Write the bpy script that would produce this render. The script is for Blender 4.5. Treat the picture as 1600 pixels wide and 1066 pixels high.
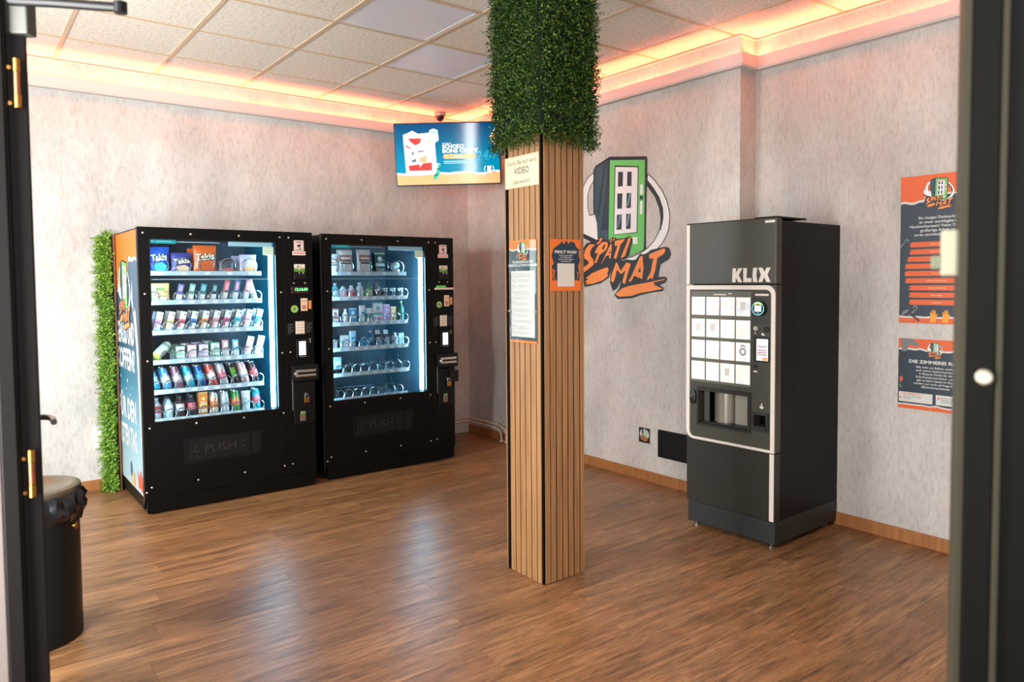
import bpy, bmesh, math, random
from mathutils import Vector, Matrix, Euler
random.seed(7)
SC = bpy.context.scene
for _o in list(bpy.data.objects):
    bpy.data.objects.remove(_o)
COL = SC.collection
PI = math.pi

# ------------------------------------------------------------ camera, world, light, exposure
def make_camera():
    yaw, pitch, roll = math.radians(37.501), math.radians(2.618), math.radians(-0.445)
    cy, sy, cp, sp = math.cos(yaw), math.sin(yaw), math.cos(pitch), math.sin(pitch)
    fwd = Vector((sy*cp, cy*cp, -sp)); right = Vector((cy, -sy, 0)); up = right.cross(fwd)
    r = right*math.cos(roll) + up*math.sin(roll); u = -right*math.sin(roll) + up*math.cos(roll)
    cd = bpy.data.cameras.new('camera'); cam = bpy.data.objects.new('camera', cd); COL.objects.link(cam)
    m = Matrix.Identity(4)
    for i in range(3):
        m[i][0], m[i][1], m[i][2] = r[i], u[i], -fwd[i]
    m[0][3], m[1][3], m[2][3] = 0, 0, 1.466
    cam.matrix_world = m
    cd.sensor_width = 36; cd.lens = 36*1141.73/1600; cd.shift_y = -0.025
    cd.clip_start = .02
    cd.dof.use_dof = True; cd.dof.focus_distance = 4.9; cd.dof.aperture_fstop = 3.6
    SC.camera = cam
make_camera()
W = bpy.data.worlds.new('daylight'); SC.world = W; W.use_nodes = True
W.node_tree.nodes['Background'].inputs[0].default_value = (.80, .88, 1, 1)
W.node_tree.nodes['Background'].inputs[1].default_value = .35
SC.view_settings.view_transform = 'Standard'; SC.view_settings.look = 'None'
SC.view_settings.exposure = 0.0; SC.view_settings.gamma = 1; SC.view_settings.use_curve_mapping = False
SC.cycles.use_denoising = True
SC.cycles.max_bounces = 8; SC.cycles.transparent_max_bounces = 12
SC.cycles.sample_clamp_indirect = 25; SC.cycles.caustics_reflective = False; SC.cycles.caustics_refractive = False
def area(name, loc, target, sx, sy, power, col):
    l = bpy.data.lights.new(name, 'AREA'); l.shape = 'RECTANGLE'; l.size = sx; l.size_y = sy; l.energy = power; l.color = col
    o = bpy.data.objects.new(name, l); COL.objects.link(o); o.location = loc
    o.rotation_euler = (Vector(target)-Vector(loc)).to_track_quat('-Z', 'Y').to_euler()
    return o
area('window_daylight', (-1.95, 4.25, 2.0), (.55, 3.85, .1), 1.9, 1.7, 265, (1, .965, .91))
area('shopfront_daylight', (-.90, 1.96, 1.45), (2.6, 4.3, 1.3), 1.25, 1.8, 250, (.98, .98, .96))
area('entrance_strip_light', (-.62, -1.1, 2.05), (3.4, 5.31, 2.1), .20, 2.8, 50, (1, .96, .9))  # narrow strip added for a bright streak in the corner screen, standing for outdoor daylight

# ------------------------------------------------------------ materials
def lin(c):
    c = c/255
    return c/12.92 if c <= .04045 else ((c+.055)/1.055)**2.4
def rgb(c): return (lin(c[0]), lin(c[1]), lin(c[2]), 1)
_M = {}
def mat(name, c, rough=.5, metal=0, emit=0, spec=.5, var=0, coat=0):
    if name in _M: return _M[name]
    m = bpy.data.materials.new(name); m.use_nodes = True; nt = m.node_tree; b = nt.nodes['Principled BSDF']
    b.inputs['Base Color'].default_value = rgb(c); b.inputs['Roughness'].default_value = rough
    b.inputs['Metallic'].default_value = metal; b.inputs['Specular IOR Level'].default_value = spec
    b.inputs['Coat Weight'].default_value = coat
    if emit:
        b.inputs['Emission Color'].default_value = rgb(c); b.inputs['Emission Strength'].default_value = emit
    if var:
        tc = nt.nodes.new('ShaderNodeTexCoord'); n = nt.nodes.new('ShaderNodeTexNoise'); n.inputs['Scale'].default_value = 14; n.inputs['Detail'].default_value = 5
        mr = nt.nodes.new('ShaderNodeMapRange'); mr.inputs['To Min'].default_value = 1-var; mr.inputs['To Max'].default_value = 1+var
        hs = nt.nodes.new('ShaderNodeHueSaturation'); hs.inputs['Color'].default_value = rgb(c)
        nt.links.new(tc.outputs['Object'], n.inputs['Vector']); nt.links.new(n.outputs['Fac'], mr.inputs['Value'])
        nt.links.new(mr.outputs['Result'], hs.inputs['Value']); nt.links.new(hs.outputs['Color'], b.inputs['Base Color'])
    _M[name] = m
    return m
def C(c, rough=.45, **k):
    return mat('paint_%d_%d_%d_%d' % (c[0], c[1], c[2], int(rough*100)), c, rough, **k)
def nodes(name):
    m = bpy.data.materials.new(name); m.use_nodes = True
    return m, m.node_tree, m.node_tree.nodes['Principled BSDF']
def ramp(nt, src, stops):
    r = nt.nodes.new('ShaderNodeValToRGB'); e = r.color_ramp.elements
    while len(e) < len(stops): e.new(.5)
    for x, (p, c) in zip(e, stops): x.position = p; x.color = rgb(c)
    nt.links.new(src, r.inputs['Fac'])
    return r.outputs['Color']
def noise(nt, vec, scale, detail=4, rough=.55, sc3=None, dist=0):
    n = nt.nodes.new('ShaderNodeTexNoise'); n.inputs['Scale'].default_value = scale; n.inputs['Detail'].default_value = detail
    n.inputs['Roughness'].default_value = rough; n.inputs['Distortion'].default_value = dist
    if sc3:
        mp = nt.nodes.new('ShaderNodeMapping'); mp.inputs['Scale'].default_value = sc3; nt.links.new(vec, mp.inputs['Vector']); vec = mp.outputs['Vector']
    nt.links.new(vec, n.inputs['Vector'])
    return n.outputs['Fac']
def mixc(nt, a, b, fac, mode='MIX'):
    x = nt.nodes.new('ShaderNodeMix'); x.data_type = 'RGBA'; x.blend_type = mode
    for s, v in ((0, fac), (6, a), (7, b)):
        if hasattr(v, 'is_linked') or hasattr(v, 'links'): nt.links.new(v, x.inputs[s])
        else: x.inputs[s].default_value = v
    return x.outputs[2]
def bump(nt, b, h, strength, dist=.002):
    n = nt.nodes.new('ShaderNodeBump'); n.inputs['Strength'].default_value = strength; n.inputs['Distance'].default_value = dist
    nt.links.new(h, n.inputs['Height']); nt.links.new(n.outputs['Normal'], b.inputs['Normal'])

def wall_material():
    m, nt, b = nodes('concrete_wallpaper')
    v = nt.nodes.new('ShaderNodeTexCoord').outputs['Object']
    n1 = noise(nt, v, 1, 7, .62, (62, 62, 20)); n2 = noise(nt, v, 1, 4, .6, (2.2, 2.2, 1.3)); n3 = noise(nt, v, 1, 6, .7, (160, 160, 55))
    c1 = ramp(nt, n1, [(.30, (198, 191, 187)), (.48, (216, 211, 207)), (.7, (223, 219, 216))])
    c2 = ramp(nt, n2, [(.3, (200, 196, 194)), (.7, (255, 252, 248))])
    c3 = ramp(nt, n3, [(.30, (178, 170, 166)), (.40, (255, 255, 255))])
    c = mixc(nt, c1, c2, .7, 'MULTIPLY'); c = mixc(nt, c, c3, .5, 'MULTIPLY')
    nt.links.new(c, b.inputs['Base Color']); b.inputs['Roughness'].default_value = .75; b.inputs['Specular IOR Level'].default_value = .25
    bump(nt, b, n1, .12)
    return m
def floor_material():
    m, nt, b = nodes('vinyl_plank_wood')
    tc = nt.nodes.new('ShaderNodeTexCoord'); oi = nt.nodes.new('ShaderNodeObjectInfo')
    sc = nt.nodes.new('ShaderNodeVectorMath'); sc.operation = 'SCALE'; sc.inputs[0].default_value = (37, 91, 13); nt.links.new(oi.outputs['Random'], sc.inputs['Scale'])
    ad = nt.nodes.new('ShaderNodeVectorMath'); nt.links.new(tc.outputs['Object'], ad.inputs[0]); nt.links.new(sc.outputs[0], ad.inputs[1])
    v = ad.outputs[0]
    n1 = noise(nt, v, 1, 8, .68, (2.4, 24, 1), .35); n2 = noise(nt, v, 1, 5, .65, (9, 90, 1)); n3 = noise(nt, v, 1, 3, .5, (.9, 3.2, 1)); n4 = noise(nt, v, 1, 7, .7, (6, 62, 1), .2)
    c1 = ramp(nt, n1, [(.26, (104, 72, 48)), (.42, (148, 107, 72)), (.56, (172, 126, 85)), (.76, (204, 158, 112))])
    c2 = ramp(nt, n2, [(.34, (98, 88, 82)), (.52, (255, 250, 245))])
    c3 = ramp(nt, n3, [(.3, (190, 178, 170)), (.7, (255, 255, 255))])
    c4 = ramp(nt, n4, [(.36, (104, 90, 80)), (.47, (255, 255, 255))])
    c = mixc(nt, c1, c2, .55, 'MULTIPLY'); c = mixc(nt, c, c3, .7, 'MULTIPLY'); c = mixc(nt, c, c4, .42, 'MULTIPLY')
    hs = nt.nodes.new('ShaderNodeHueSaturation'); mr = nt.nodes.new('ShaderNodeMapRange'); mr.inputs['To Min'].default_value = .95; mr.inputs['To Max'].default_value = 1.05
    nt.links.new(oi.outputs['Random'], mr.inputs['Value']); nt.links.new(mr.outputs['Result'], hs.inputs['Value']); nt.links.new(c, hs.inputs['Color'])
    nt.links.new(hs.outputs['Color'], b.inputs['Base Color'])
    b.inputs['Roughness'].default_value = .36; b.inputs['Specular IOR Level'].default_value = .5
    bump(nt, b, n2, .12, .001)
    return m
def tile_material():
    m, nt, b = nodes('mineral_ceiling_tile')
    v = nt.nodes.new('ShaderNodeTexCoord').outputs['Object']
    n = noise(nt, v, 130, 3, .6); n2 = noise(nt, v, 45, 3, .6)
    c = mixc(nt, ramp(nt, n, [(.36, (204, 193, 180)), (.5, (245, 238, 228))]), ramp(nt, n2, [(.3, (226, 222, 214)), (.6, (255, 255, 255))]), .8, 'MULTIPLY')
    nt.links.new(c, b.inputs['Base Color']); b.inputs['Roughness'].default_value = .9; b.inputs['Specular IOR Level'].default_value = .1
    bump(nt, b, n, .25)
    return m
def slat_material(name, a, c):
    m, nt, b = nodes(name)
    tc = nt.nodes.new('ShaderNodeTexCoord'); oi = nt.nodes.new('ShaderNodeObjectInfo')
    sc = nt.nodes.new('ShaderNodeVectorMath'); sc.operation = 'SCALE'; sc.inputs[0].default_value = (17, 29, 41); nt.links.new(oi.outputs['Random'], sc.inputs['Scale'])
    ad = nt.nodes.new('ShaderNodeVectorMath'); nt.links.new(tc.outputs['Object'], ad.inputs[0]); nt.links.new(sc.outputs[0], ad.inputs[1])
    n1 = noise(nt, ad.outputs[0], 1, 5, .6, (60, 60, 2.5), .3)
    nt.links.new(ramp(nt, n1, [(.3, a), (.7, c)]), b.inputs['Base Color']); b.inputs['Roughness'].default_value = .5
    bump(nt, b, n1, .1, .001)
    return m
def leaf_material(name, stops):
    m, nt, b = nodes(name)
    g = nt.nodes.new('ShaderNodeNewGeometry')
    nt.links.new(ramp(nt, g.outputs['Random Per Island'], stops), b.inputs['Base Color'])
    b.inputs['Roughness'].default_value = .45; b.inputs['Specular IOR Level'].default_value = .35
    return m
def glass_material():
    m = bpy.data.materials.new('clear_pane'); m.use_nodes = True; nt = m.node_tree
    for n in list(nt.nodes):
        if n.type != 'OUTPUT_MATERIAL': nt.nodes.remove(n)
    out = [n for n in nt.nodes if n.type == 'OUTPUT_MATERIAL'][0]
    t = nt.nodes.new('ShaderNodeBsdfTransparent'); t.inputs[0].default_value = (.95, .985, 1, 1)
    g = nt.nodes.new('ShaderNodeBsdfGlossy'); g.inputs['Roughness'].default_value = .02
    f = nt.nodes.new('ShaderNodeFresnel'); f.inputs[0].default_value = 1.3
    x = nt.nodes.new('ShaderNodeMixShader')
    nt.links.new(f.outputs[0], x.inputs[0]); nt.links.new(t.outputs[0], x.inputs[1]); nt.links.new(g.outputs[0], x.inputs[2]); nt.links.new(x.outputs[0], out.inputs[0])
    return m
def gradient_material(name, stops, axis, lo, hi, rough=.4, emit=0):
    m, nt, b = nodes(name)
    s = nt.nodes.new('ShaderNodeSeparateXYZ'); nt.links.new(nt.nodes.new('ShaderNodeTexCoord').outputs['Object'], s.inputs[0])
    mr = nt.nodes.new('ShaderNodeMapRange'); mr.inputs['From Min'].default_value = lo; mr.inputs['From Max'].default_value = hi
    nt.links.new(s.outputs[axis], mr.inputs['Value'])
    c = ramp(nt, mr.outputs['Result'], stops)
    nt.links.new(c, b.inputs['Base Color']); b.inputs['Roughness'].default_value = rough
    if emit:
        nt.links.new(c, b.inputs['Emission Color']); b.inputs['Emission Strength'].default_value = emit
    return m
def card_material():
    m, nt, b = nodes('lit_drink_card')
    tc = nt.nodes.new('ShaderNodeTexCoord'); oi = nt.nodes.new('ShaderNodeObjectInfo')
    n = nt.nodes.new('ShaderNodeTexNoise'); n.noise_dimensions = '4D'; n.inputs['Scale'].default_value = 22; n.inputs['Detail'].default_value = 2
    mu = nt.nodes.new('ShaderNodeMath'); mu.operation = 'MULTIPLY'; mu.inputs[1].default_value = 50
    nt.links.new(tc.outputs['Object'], n.inputs['Vector']); nt.links.new(oi.outputs['Random'], mu.inputs[0]); nt.links.new(mu.outputs[0], n.inputs['W'])
    c1 = ramp(nt, n.outputs['Fac'], [(.34, (222, 228, 232)), (.5, (255, 255, 252)), (.68, (250, 236, 226))])
    c = mixc(nt, c1, oi.outputs['Color'], .75, 'MULTIPLY')
    nt.links.new(c, b.inputs['Base Color']); nt.links.new(c, b.inputs['Emission Color']); b.inputs['Emission Strength'].default_value = .30
    b.inputs['Roughness'].default_value = .25
    return m
WALL = wall_material(); FLOOR = floor_material(); TILE = tile_material(); GLASS = glass_material(); CARD = card_material()
BLACK = mat('black_powder_coat', (8, 7, 7), .42, spec=.18); BLACK2 = mat('black_plastic', (18, 17, 18), .4, spec=.3)
CHROME = mat('chrome', (215, 215, 215), .15, 1); STEEL = mat('brushed_steel', (170, 168, 165), .32, 1); BRASS = mat('brass', (180, 132, 66), .3, 1)
WHITE = mat('white_plastic', (232, 230, 226), .4); SLATW = slat_material('oak_slat', (146, 103, 64), (184, 138, 92)); DARKFELT = mat('black_felt', (14, 12, 11), .95, spec=.1)
CORN = mat('white_cornice', (205, 197, 192), .6); BASEB = slat_material('oak_skirting', (140, 88, 46), (176, 116, 64))
LEDO = mat('orange_led', (255, 116, 76), .5, emit=330); LEDW = mat('cool_white_led', (165, 225, 255), .5, emit=52)
NAVY = (20, 42, 60); ORANGE = (240, 112, 42)

# ------------------------------------------------------------ mesh helpers
class MB:
    def __init__(s): s.v = []; s.f = []
    def add(s, vs, fs):
        o = len(s.v); s.v += [tuple(v) for v in vs]; s.f += [tuple(i+o for i in f) for f in fs]; return s
    def box(s, a, b, bev=0):
        (x0, y0, z0), (x1, y1, z1) = a, b; bev = min(bev, .4*min(x1-x0, y1-y0, z1-z0))
        if not bev:
            return s.add([(x0,y0,z0),(x1,y0,z0),(x1,y1,z0),(x0,y1,z0),(x0,y0,z1),(x1,y0,z1),(x1,y1,z1),(x0,y1,z1)],
                         [(0,3,2,1),(4,5,6,7),(0,1,5,4),(1,2,6,5),(2,3,7,6),(3,0,4,7)])
        bm = bmesh.new(); bmesh.ops.create_cube(bm, size=1)
        for v in bm.verts: v.co = Vector(((x0+x1)/2+v.co.x*(x1-x0), (y0+y1)/2+v.co.y*(y1-y0), (z0+z1)/2+v.co.z*(z1-z0)))
        bmesh.ops.bevel(bm, geom=bm.edges[:], offset=bev, segments=2, profile=.5, affect='EDGES')
        bm.verts.index_update()
        s.add([v.co[:] for v in bm.verts], [[v.index for v in f.verts] for f in bm.faces]); bm.free()
        return s
    def lathe(s, prof, seg=20, c=(0, 0, 0), ax='z', cap=True):
        n = len(prof); vs = []
        for r, h in prof:
            for k in range(seg):
                t = 2*PI*k/seg; x, y = r*math.cos(t), r*math.sin(t)
                p = {'z': (x, y, h), 'y': (x, h, -y), 'x': (h, x, y)}[ax]
                vs.append((p[0]+c[0], p[1]+c[1], p[2]+c[2]))
        fs = [(i*seg+k, i*seg+(k+1) % seg, (i+1)*seg+(k+1) % seg, (i+1)*seg+k) for i in range(n-1) for k in range(seg)]
        if cap: fs += [tuple(range(seg))[::-1], tuple((n-1)*seg+k for k in range(seg))]
        return s.add(vs, fs)
    def tube(s, pts, r, seg=8, cap=True):
        P = [Vector(p) for p in pts]; vs = []; n = len(P); up = None
        for i, p in enumerate(P):
            d = (P[min(i+1, n-1)]-P[max(i-1, 0)]).normalized()
            if up is None: up = d.orthogonal().normalized()
            up = (up-d*up.dot(d)).normalized(); w = d.cross(up)
            rr = r[i] if isinstance(r, (list, tuple)) else r
            vs += [tuple(p+(up*math.cos(2*PI*k/seg)+w*math.sin(2*PI*k/seg))*rr) for k in range(seg)]
        fs = [(i*seg+k, i*seg+(k+1) % seg, (i+1)*seg+(k+1) % seg, (i+1)*seg+k) for i in range(n-1) for k in range(seg)]
        if cap: fs += [tuple(range(seg))[::-1], tuple((n-1)*seg+k for k in range(seg))]
        return s.add(vs, fs)
    def prism(s, poly, fr, d=0):
        O, U, V = fr; O = Vector(O); U = Vector(U); V = Vector(V); N = U.cross(V)
        a = sum(poly[i][0]*poly[(i+1) % len(poly)][1]-poly[(i+1) % len(poly)][0]*poly[i][1] for i in range(len(poly)))
        if a < 0: poly = poly[::-1]
        n = len(poly); top = [O+U*x+V*y+N*d for x, y in poly]
        if not d: return s.add(top, [tuple(range(n))])
        bot = [O+U*x+V*y for x, y in poly]
        return s.add(top+bot, [tuple(range(n)), tuple(range(2*n-1, n-1, -1))]+[(n+i, n+(i+1) % n, (i+1) % n, i) for i in range(n)])
    def rect(s, x0, y0, x1, y1, fr, d=0): return s.prism([(x0,y0),(x1,y0),(x1,y1),(x0,y1)], fr, d)
    def disc(s, cx, cy, r, fr, d=0, seg=20, ry=None): return s.prism([(cx+r*math.cos(2*PI*k/seg), cy+(ry or r)*math.sin(2*PI*k/seg)) for k in range(seg)], fr, d)
    def ring(s, cx, cy, r0, r1, fr, seg=24, a0=0, a1=2*PI):
        O, U, V = [Vector(q) for q in fr]; vs = []
        for k in range(seg+1):
            t = a0+(a1-a0)*k/seg
            for r in (r0, r1): vs.append(O+U*(cx+r*math.cos(t))+V*(cy+r*math.sin(t)))
        return s.add(vs, [(2*k, 2*k+1, 2*k+3, 2*k+2) for k in range(seg)])
    def build(s, name, m, parent=None, smooth=False, loc=None, rot=None):
        me = bpy.data.meshes.new(name); me.from_pydata(s.v, [], s.f)
        if smooth:
            me.polygons.foreach_set('use_smooth', [True]*len(me.polygons)); me.set_sharp_from_angle(angle=math.radians(40))
        me.materials.append(m); me.update()
        return link(name, me, parent, loc, rot)
def link(name, me, parent=None, loc=None, rot=None):
    o = bpy.data.objects.new(name, me); COL.objects.link(o)
    if parent: o.parent = parent
    if loc is not None: o.location = loc
    if rot is not None: o.rotation_euler = rot
    return o
def tag(o, label, cat, group=None):
    o['label'] = label; o['category'] = cat
    if group: o['group'] = group
    return o
def thing(name, label, cat, loc=(0, 0, 0), rot=(0, 0, 0), group=None):
    return tag(link(name, None, None, loc, rot), label, cat, group)
def struct(o): o['kind'] = 'structure'; return o
def shared(name, src, parent, loc=(0, 0, 0), rot=(0, 0, 0)): return link(name, src.data, parent, loc, rot)
_T = {}
def text(s, parent, name, m, fr, x, y, h, w=None, align='C', bold=.0, shear=0):
    """flat lettering, cap height h, centred (or left-aligned) at x, baseline y in the frame fr, squeezed to width w"""
    key = (s, bold, shear)
    if key not in _T:
        cu = bpy.data.curves.new('letters', 'FONT'); cu.body = s; cu.size = 1; cu.offset = bold; cu.shear = shear; cu.resolution_u = 2
        ob = bpy.data.objects.new('letters', cu); COL.objects.link(ob)
        me = bpy.data.meshes.new_from_object(ob.evaluated_get(bpy.context.evaluated_depsgraph_get()))
        bpy.data.objects.remove(ob)
        _T[key] = ([v.co.copy() for v in me.vertices], [tuple(p.vertices) for p in me.polygons]); bpy.data.meshes.remove(me)
    vs, fs = _T[key]
    if not vs: return None
    x0 = min(v.x for v in vs); x1 = max(v.x for v in vs)
    k = h/.70; kx = w/(x1-x0) if w else k
    off = {'C': x-(x0+x1)/2*kx, 'L': x-x0*kx, 'R': x-x1*kx}[align]
    O, U, V = [Vector(q) for q in fr]
    return MB().add([O+U*(off+v.x*kx)+V*(y+v.y*k) for v in vs], fs).build(name, m, parent)
def lines(parent, name, m, fr, x, y, h, step, rows, align='C', wmax=None, bold=.012):
    """several short lines of one print as one part"""
    mb = MB()
    for i, r in enumerate(rows):
        o = text(r, None, 'letters', m, fr, x, y-i*step, h, None, align, bold)
        if o is None: continue
        mb.add([v.co for v in o.data.vertices], [tuple(p.vertices) for p in o.data.polygons]); d = o.data; bpy.data.objects.remove(o); bpy.data.meshes.remove(d)
    return mb.build(name, m, parent)
def polys(parent, name, m, fr, ps, off=0):
    O, U, V = [Vector(q) for q in fr]; N = U.cross(V); mb = MB()
    for p in ps: mb.prism(p, (O+N*off, U, V))
    return mb.build(name, m, parent)
def fr_at(fr, off):
    O, U, V = [Vector(q) for q in fr]; return (O+U.cross(V)*off, U, V)
def jag(x0, x1, y, amp, n, seed):
    r = random.Random(seed); return [(x0+(x1-x0)*i/n, y+r.uniform(-amp, amp)) for i in range(n+1)]
LOGO={'ring':[[(0.29,0.939),(0.358,0.884),(0.425,0.806),(0.468,0.731),(0.491,0.658),(0.496,0.603),(0.487,0.533),(0.485,0.522),(0.462,0.478),(0.426,0.429),(0.366,0.381),(0.298,0.347),(0.221,0.326),(0.143,0.317),(0.04,0.331),(0.143,0.347),(0.221,0.37),(0.291,0.404),(0.352,0.453),(0.393,0.508),(0.409,0.54),(0.426,0.567),(0.436,0.617),(0.432,0.678),(0.399,0.757),(0.345,0.829),(0.287,0.892)],[(-0.264,1.016),(-0.325,0.985),(-0.374,0.934),(-0.408,0.869),(-0.425,0.796),(-0.43,0.728),(-0.485,0.75),(-0.473,0.616),(-0.385,0.544),(-0.22,0.481),(-0.229,0.622),(-0.253,0.692),(-0.314,0.685),(-0.33,0.731),(-0.338,0.783),(-0.333,0.845),(-0.309,0.904),(-0.264,0.955)]],'crescent':[[(0.284,0.893),(0.345,0.834),(0.399,0.763),(0.432,0.678),(0.436,0.607),(0.416,0.527),(0.405,0.528),(0.412,0.609),(0.399,0.681),(0.359,0.766),(0.284,0.851)],[(-0.477,0.584),(-0.383,0.543),(-0.22,0.48),(-0.246,0.455),(-0.385,0.512),(-0.478,0.558)]],'box':[[(-0.269,1.034),(-0.247,1.062),(-0.094,1.113),(0.277,1.065),(0.289,1.052),(0.284,0.825),(0.276,0.546),(0.277,0.394),(0.114,0.35),(-0.096,0.316),(-0.22,0.448),(-0.225,0.554),(-0.233,0.623),(-0.257,0.692),(-0.27,0.698)]],'teal':[[(-0.25,1.042),(-0.1,1.092),(-0.103,0.559),(-0.107,0.47),(-0.22,0.459),(-0.223,0.56),(-0.231,0.623),(-0.254,0.692)]],'shade':[[(-0.152,1.071),(-0.129,1.079),(-0.165,0.872),(-0.189,0.731),(-0.225,0.644),(-0.23,0.684),(-0.196,0.842)],[(-0.114,1.085),(-0.1,1.089),(-0.103,0.559),(-0.189,0.564),(-0.157,0.728),(-0.13,0.896)]],'green':[[(-0.087,1.086),(0.266,1.041),(0.264,0.827),(0.26,0.537),(0.255,0.394),(0.114,0.353),(-0.102,0.399),(-0.102,0.559)]],'dooredge':[[(-0.036,1.04),(0.206,1.003),(0.194,0.541),(0.192,0.52),(-0.051,0.516)]],'white':[[(-0.027,1.027),(0.197,0.996),(0.186,0.541),(0.184,0.525),(-0.044,0.521)],[(0.22,0.869),(0.248,0.865),(0.246,0.794),(0.218,0.798)],[(0.22,0.748),(0.246,0.746),(0.241,0.651),(0.216,0.652)],[(0.146,0.49),(0.193,0.489),(0.191,0.44),(0.149,0.44)]],'pane':[[(0.0,0.987),(0.05,0.981),(0.047,0.874),(-0.004,0.877)],[(0.094,0.977),(0.138,0.971),(0.136,0.867),(0.09,0.871)],[(-0.009,0.826),(0.045,0.822),(0.039,0.709),(-0.011,0.711)],[(0.087,0.819),(0.132,0.817),(0.129,0.707),(0.083,0.709)],[(-0.014,0.667),(0.037,0.666),(0.035,0.553),(-0.018,0.554)],[(0.083,0.666),(0.129,0.664),(0.126,0.553),(0.08,0.554)],[(0.218,0.786),(0.25,0.783),(0.249,0.758),(0.216,0.761)]],'glint':[[(0.114,0.818),(0.13,0.817),(0.107,0.727),(0.088,0.718),(0.094,0.749)],[(0.011,0.654),(0.033,0.664),(0.003,0.579),(-0.014,0.564)],[(0.1,0.658),(0.123,0.662),(0.099,0.578),(0.083,0.574)]],'backing':[[(-0.387,0.427),(-0.352,0.465),(-0.302,0.477),(-0.241,0.47),(-0.213,0.503),(-0.162,0.512),(-0.154,0.489),(-0.103,0.476),(-0.073,0.5),(-0.031,0.5),(-0.016,0.485),(0.07,0.489),(0.114,0.501),(0.149,0.474),(0.114,0.358),(0.085,0.338),(0.033,0.331),(0.04,0.322),(0.172,0.319),(0.221,0.365),(0.256,0.359),(0.298,0.373),(0.325,0.39),(0.453,0.407),(0.492,0.396),(0.51,0.355),(0.492,0.318),(0.414,0.282),(0.393,0.195),(0.46,0.195),(0.476,0.179),(0.46,0.154),(0.407,0.136),(0.448,0.115),(0.433,0.093),(0.312,0.08),(0.221,0.062),(0.143,0.04),(-0.005,0.03),(-0.044,0.062),(0.01,0.112),(0.029,0.171),(-0.012,0.112),(-0.058,0.091),(-0.087,0.156),(-0.081,0.249),(-0.1,0.194),(-0.191,0.15),(-0.37,0.121),(-0.383,0.163),(-0.381,0.226)]],'orange':[[(-0.31,0.46),(-0.246,0.452),(-0.286,0.428),(-0.307,0.395),(-0.299,0.366),(-0.266,0.332),(-0.266,0.298),(-0.311,0.27),(-0.374,0.24),(-0.384,0.255),(-0.384,0.278),(-0.344,0.294),(-0.319,0.31),(-0.332,0.331),(-0.369,0.346),(-0.377,0.375),(-0.36,0.42)],[(-0.197,0.48),(-0.205,0.497),(-0.164,0.505),(-0.17,0.491),(-0.19,0.466),(-0.229,0.453),(-0.237,0.46)],[(-0.254,0.393),(-0.214,0.442),(-0.166,0.47),(-0.119,0.468),(-0.107,0.448),(-0.123,0.41),(-0.182,0.379),(-0.198,0.374),(-0.238,0.308),(-0.258,0.309),(-0.214,0.392),(-0.238,0.381)],[(-0.19,0.296),(-0.174,0.312),(-0.08,0.45),(-0.069,0.447),(-0.069,0.403),(-0.081,0.337),(-0.096,0.343),(-0.092,0.365),(-0.127,0.361),(-0.174,0.307)],[(-0.088,0.464),(-0.076,0.496),(-0.063,0.496),(-0.076,0.463)],[(-0.057,0.473),(-0.046,0.497),(-0.033,0.494),(-0.047,0.473)],[(-0.038,0.456),(-0.027,0.472),(0.07,0.483),(0.055,0.462),(0.026,0.445),(-0.02,0.335),(-0.039,0.339),(-0.046,0.347),(-0.004,0.436),(-0.031,0.431)],[(0.107,0.489),(0.125,0.491),(0.125,0.47),(0.07,0.354),(0.033,0.339),(0.029,0.348),(0.077,0.429)],[(-0.112,0.275),(-0.1,0.25),(-0.116,0.228),(-0.108,0.206),(-0.167,0.173),(-0.271,0.148),(-0.361,0.14),(-0.336,0.157),(-0.37,0.16),(-0.328,0.185),(-0.357,0.191),(-0.287,0.23),(-0.19,0.257)],[(-0.077,0.172),(-0.069,0.216),(-0.023,0.308),(-0.012,0.308),(0.025,0.242),(0.085,0.306),(0.125,0.296),(0.125,0.278),(0.099,0.225),(0.07,0.144),(0.044,0.155),(0.048,0.177),(0.077,0.247),(0.033,0.22),(0.018,0.226),(-0.012,0.254),(-0.043,0.166),(-0.062,0.156)],[(0.106,0.166),(0.128,0.192),(0.221,0.344),(0.246,0.351),(0.249,0.306),(0.256,0.264),(0.242,0.181),(0.228,0.181),(0.218,0.197),(0.204,0.186),(0.193,0.197),(0.164,0.203),(0.128,0.16)],[(0.305,0.347),(0.318,0.362),(0.453,0.398),(0.459,0.377),(0.446,0.357),(0.386,0.329),(0.366,0.242),(0.339,0.177),(0.322,0.19),(0.291,0.17),(0.291,0.185),(0.325,0.232),(0.349,0.33),(0.315,0.325)],[(-0.028,0.068),(0.04,0.112),(0.114,0.131),(0.326,0.159),(0.46,0.181),(0.446,0.171),(0.346,0.156),(0.366,0.143),(0.353,0.138),(0.437,0.11),(0.326,0.092),(0.221,0.078),(0.136,0.056),(0.018,0.049),(-0.013,0.057)]],'holes':[[(-0.174,0.415),(-0.149,0.45),(-0.133,0.444),(-0.154,0.411)],[(0.2,0.229),(0.223,0.273),(0.228,0.233)],[(-0.1,0.376),(-0.08,0.414),(-0.081,0.381)]]}
LMAT = [('ring', 'white_ring_print', (244, 241, 239)), ('crescent', 'ring_shadow_print', (44, 44, 48)), ('box', 'dark_outline', (40, 38, 44)), ('teal', 'teal_side', (56, 84, 98)), ('shade', 'dark_stripe_print', (46, 58, 72)), ('green', 'green_front', (112, 202, 106)), ('dooredge', 'dark_door_outline', (40, 44, 46)), ('white', 'white_door_print', (244, 238, 240)), ('pane', 'pane_print', (52, 54, 64)), ('glint', 'glint_print', (112, 150, 160)), ('backing', 'letter_backing_print', (44, 46, 52)), ('orange', 'orange_letter_print', (250, 146, 76)), ('holes', 'letter_hole_print', (44, 46, 52))]
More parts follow.
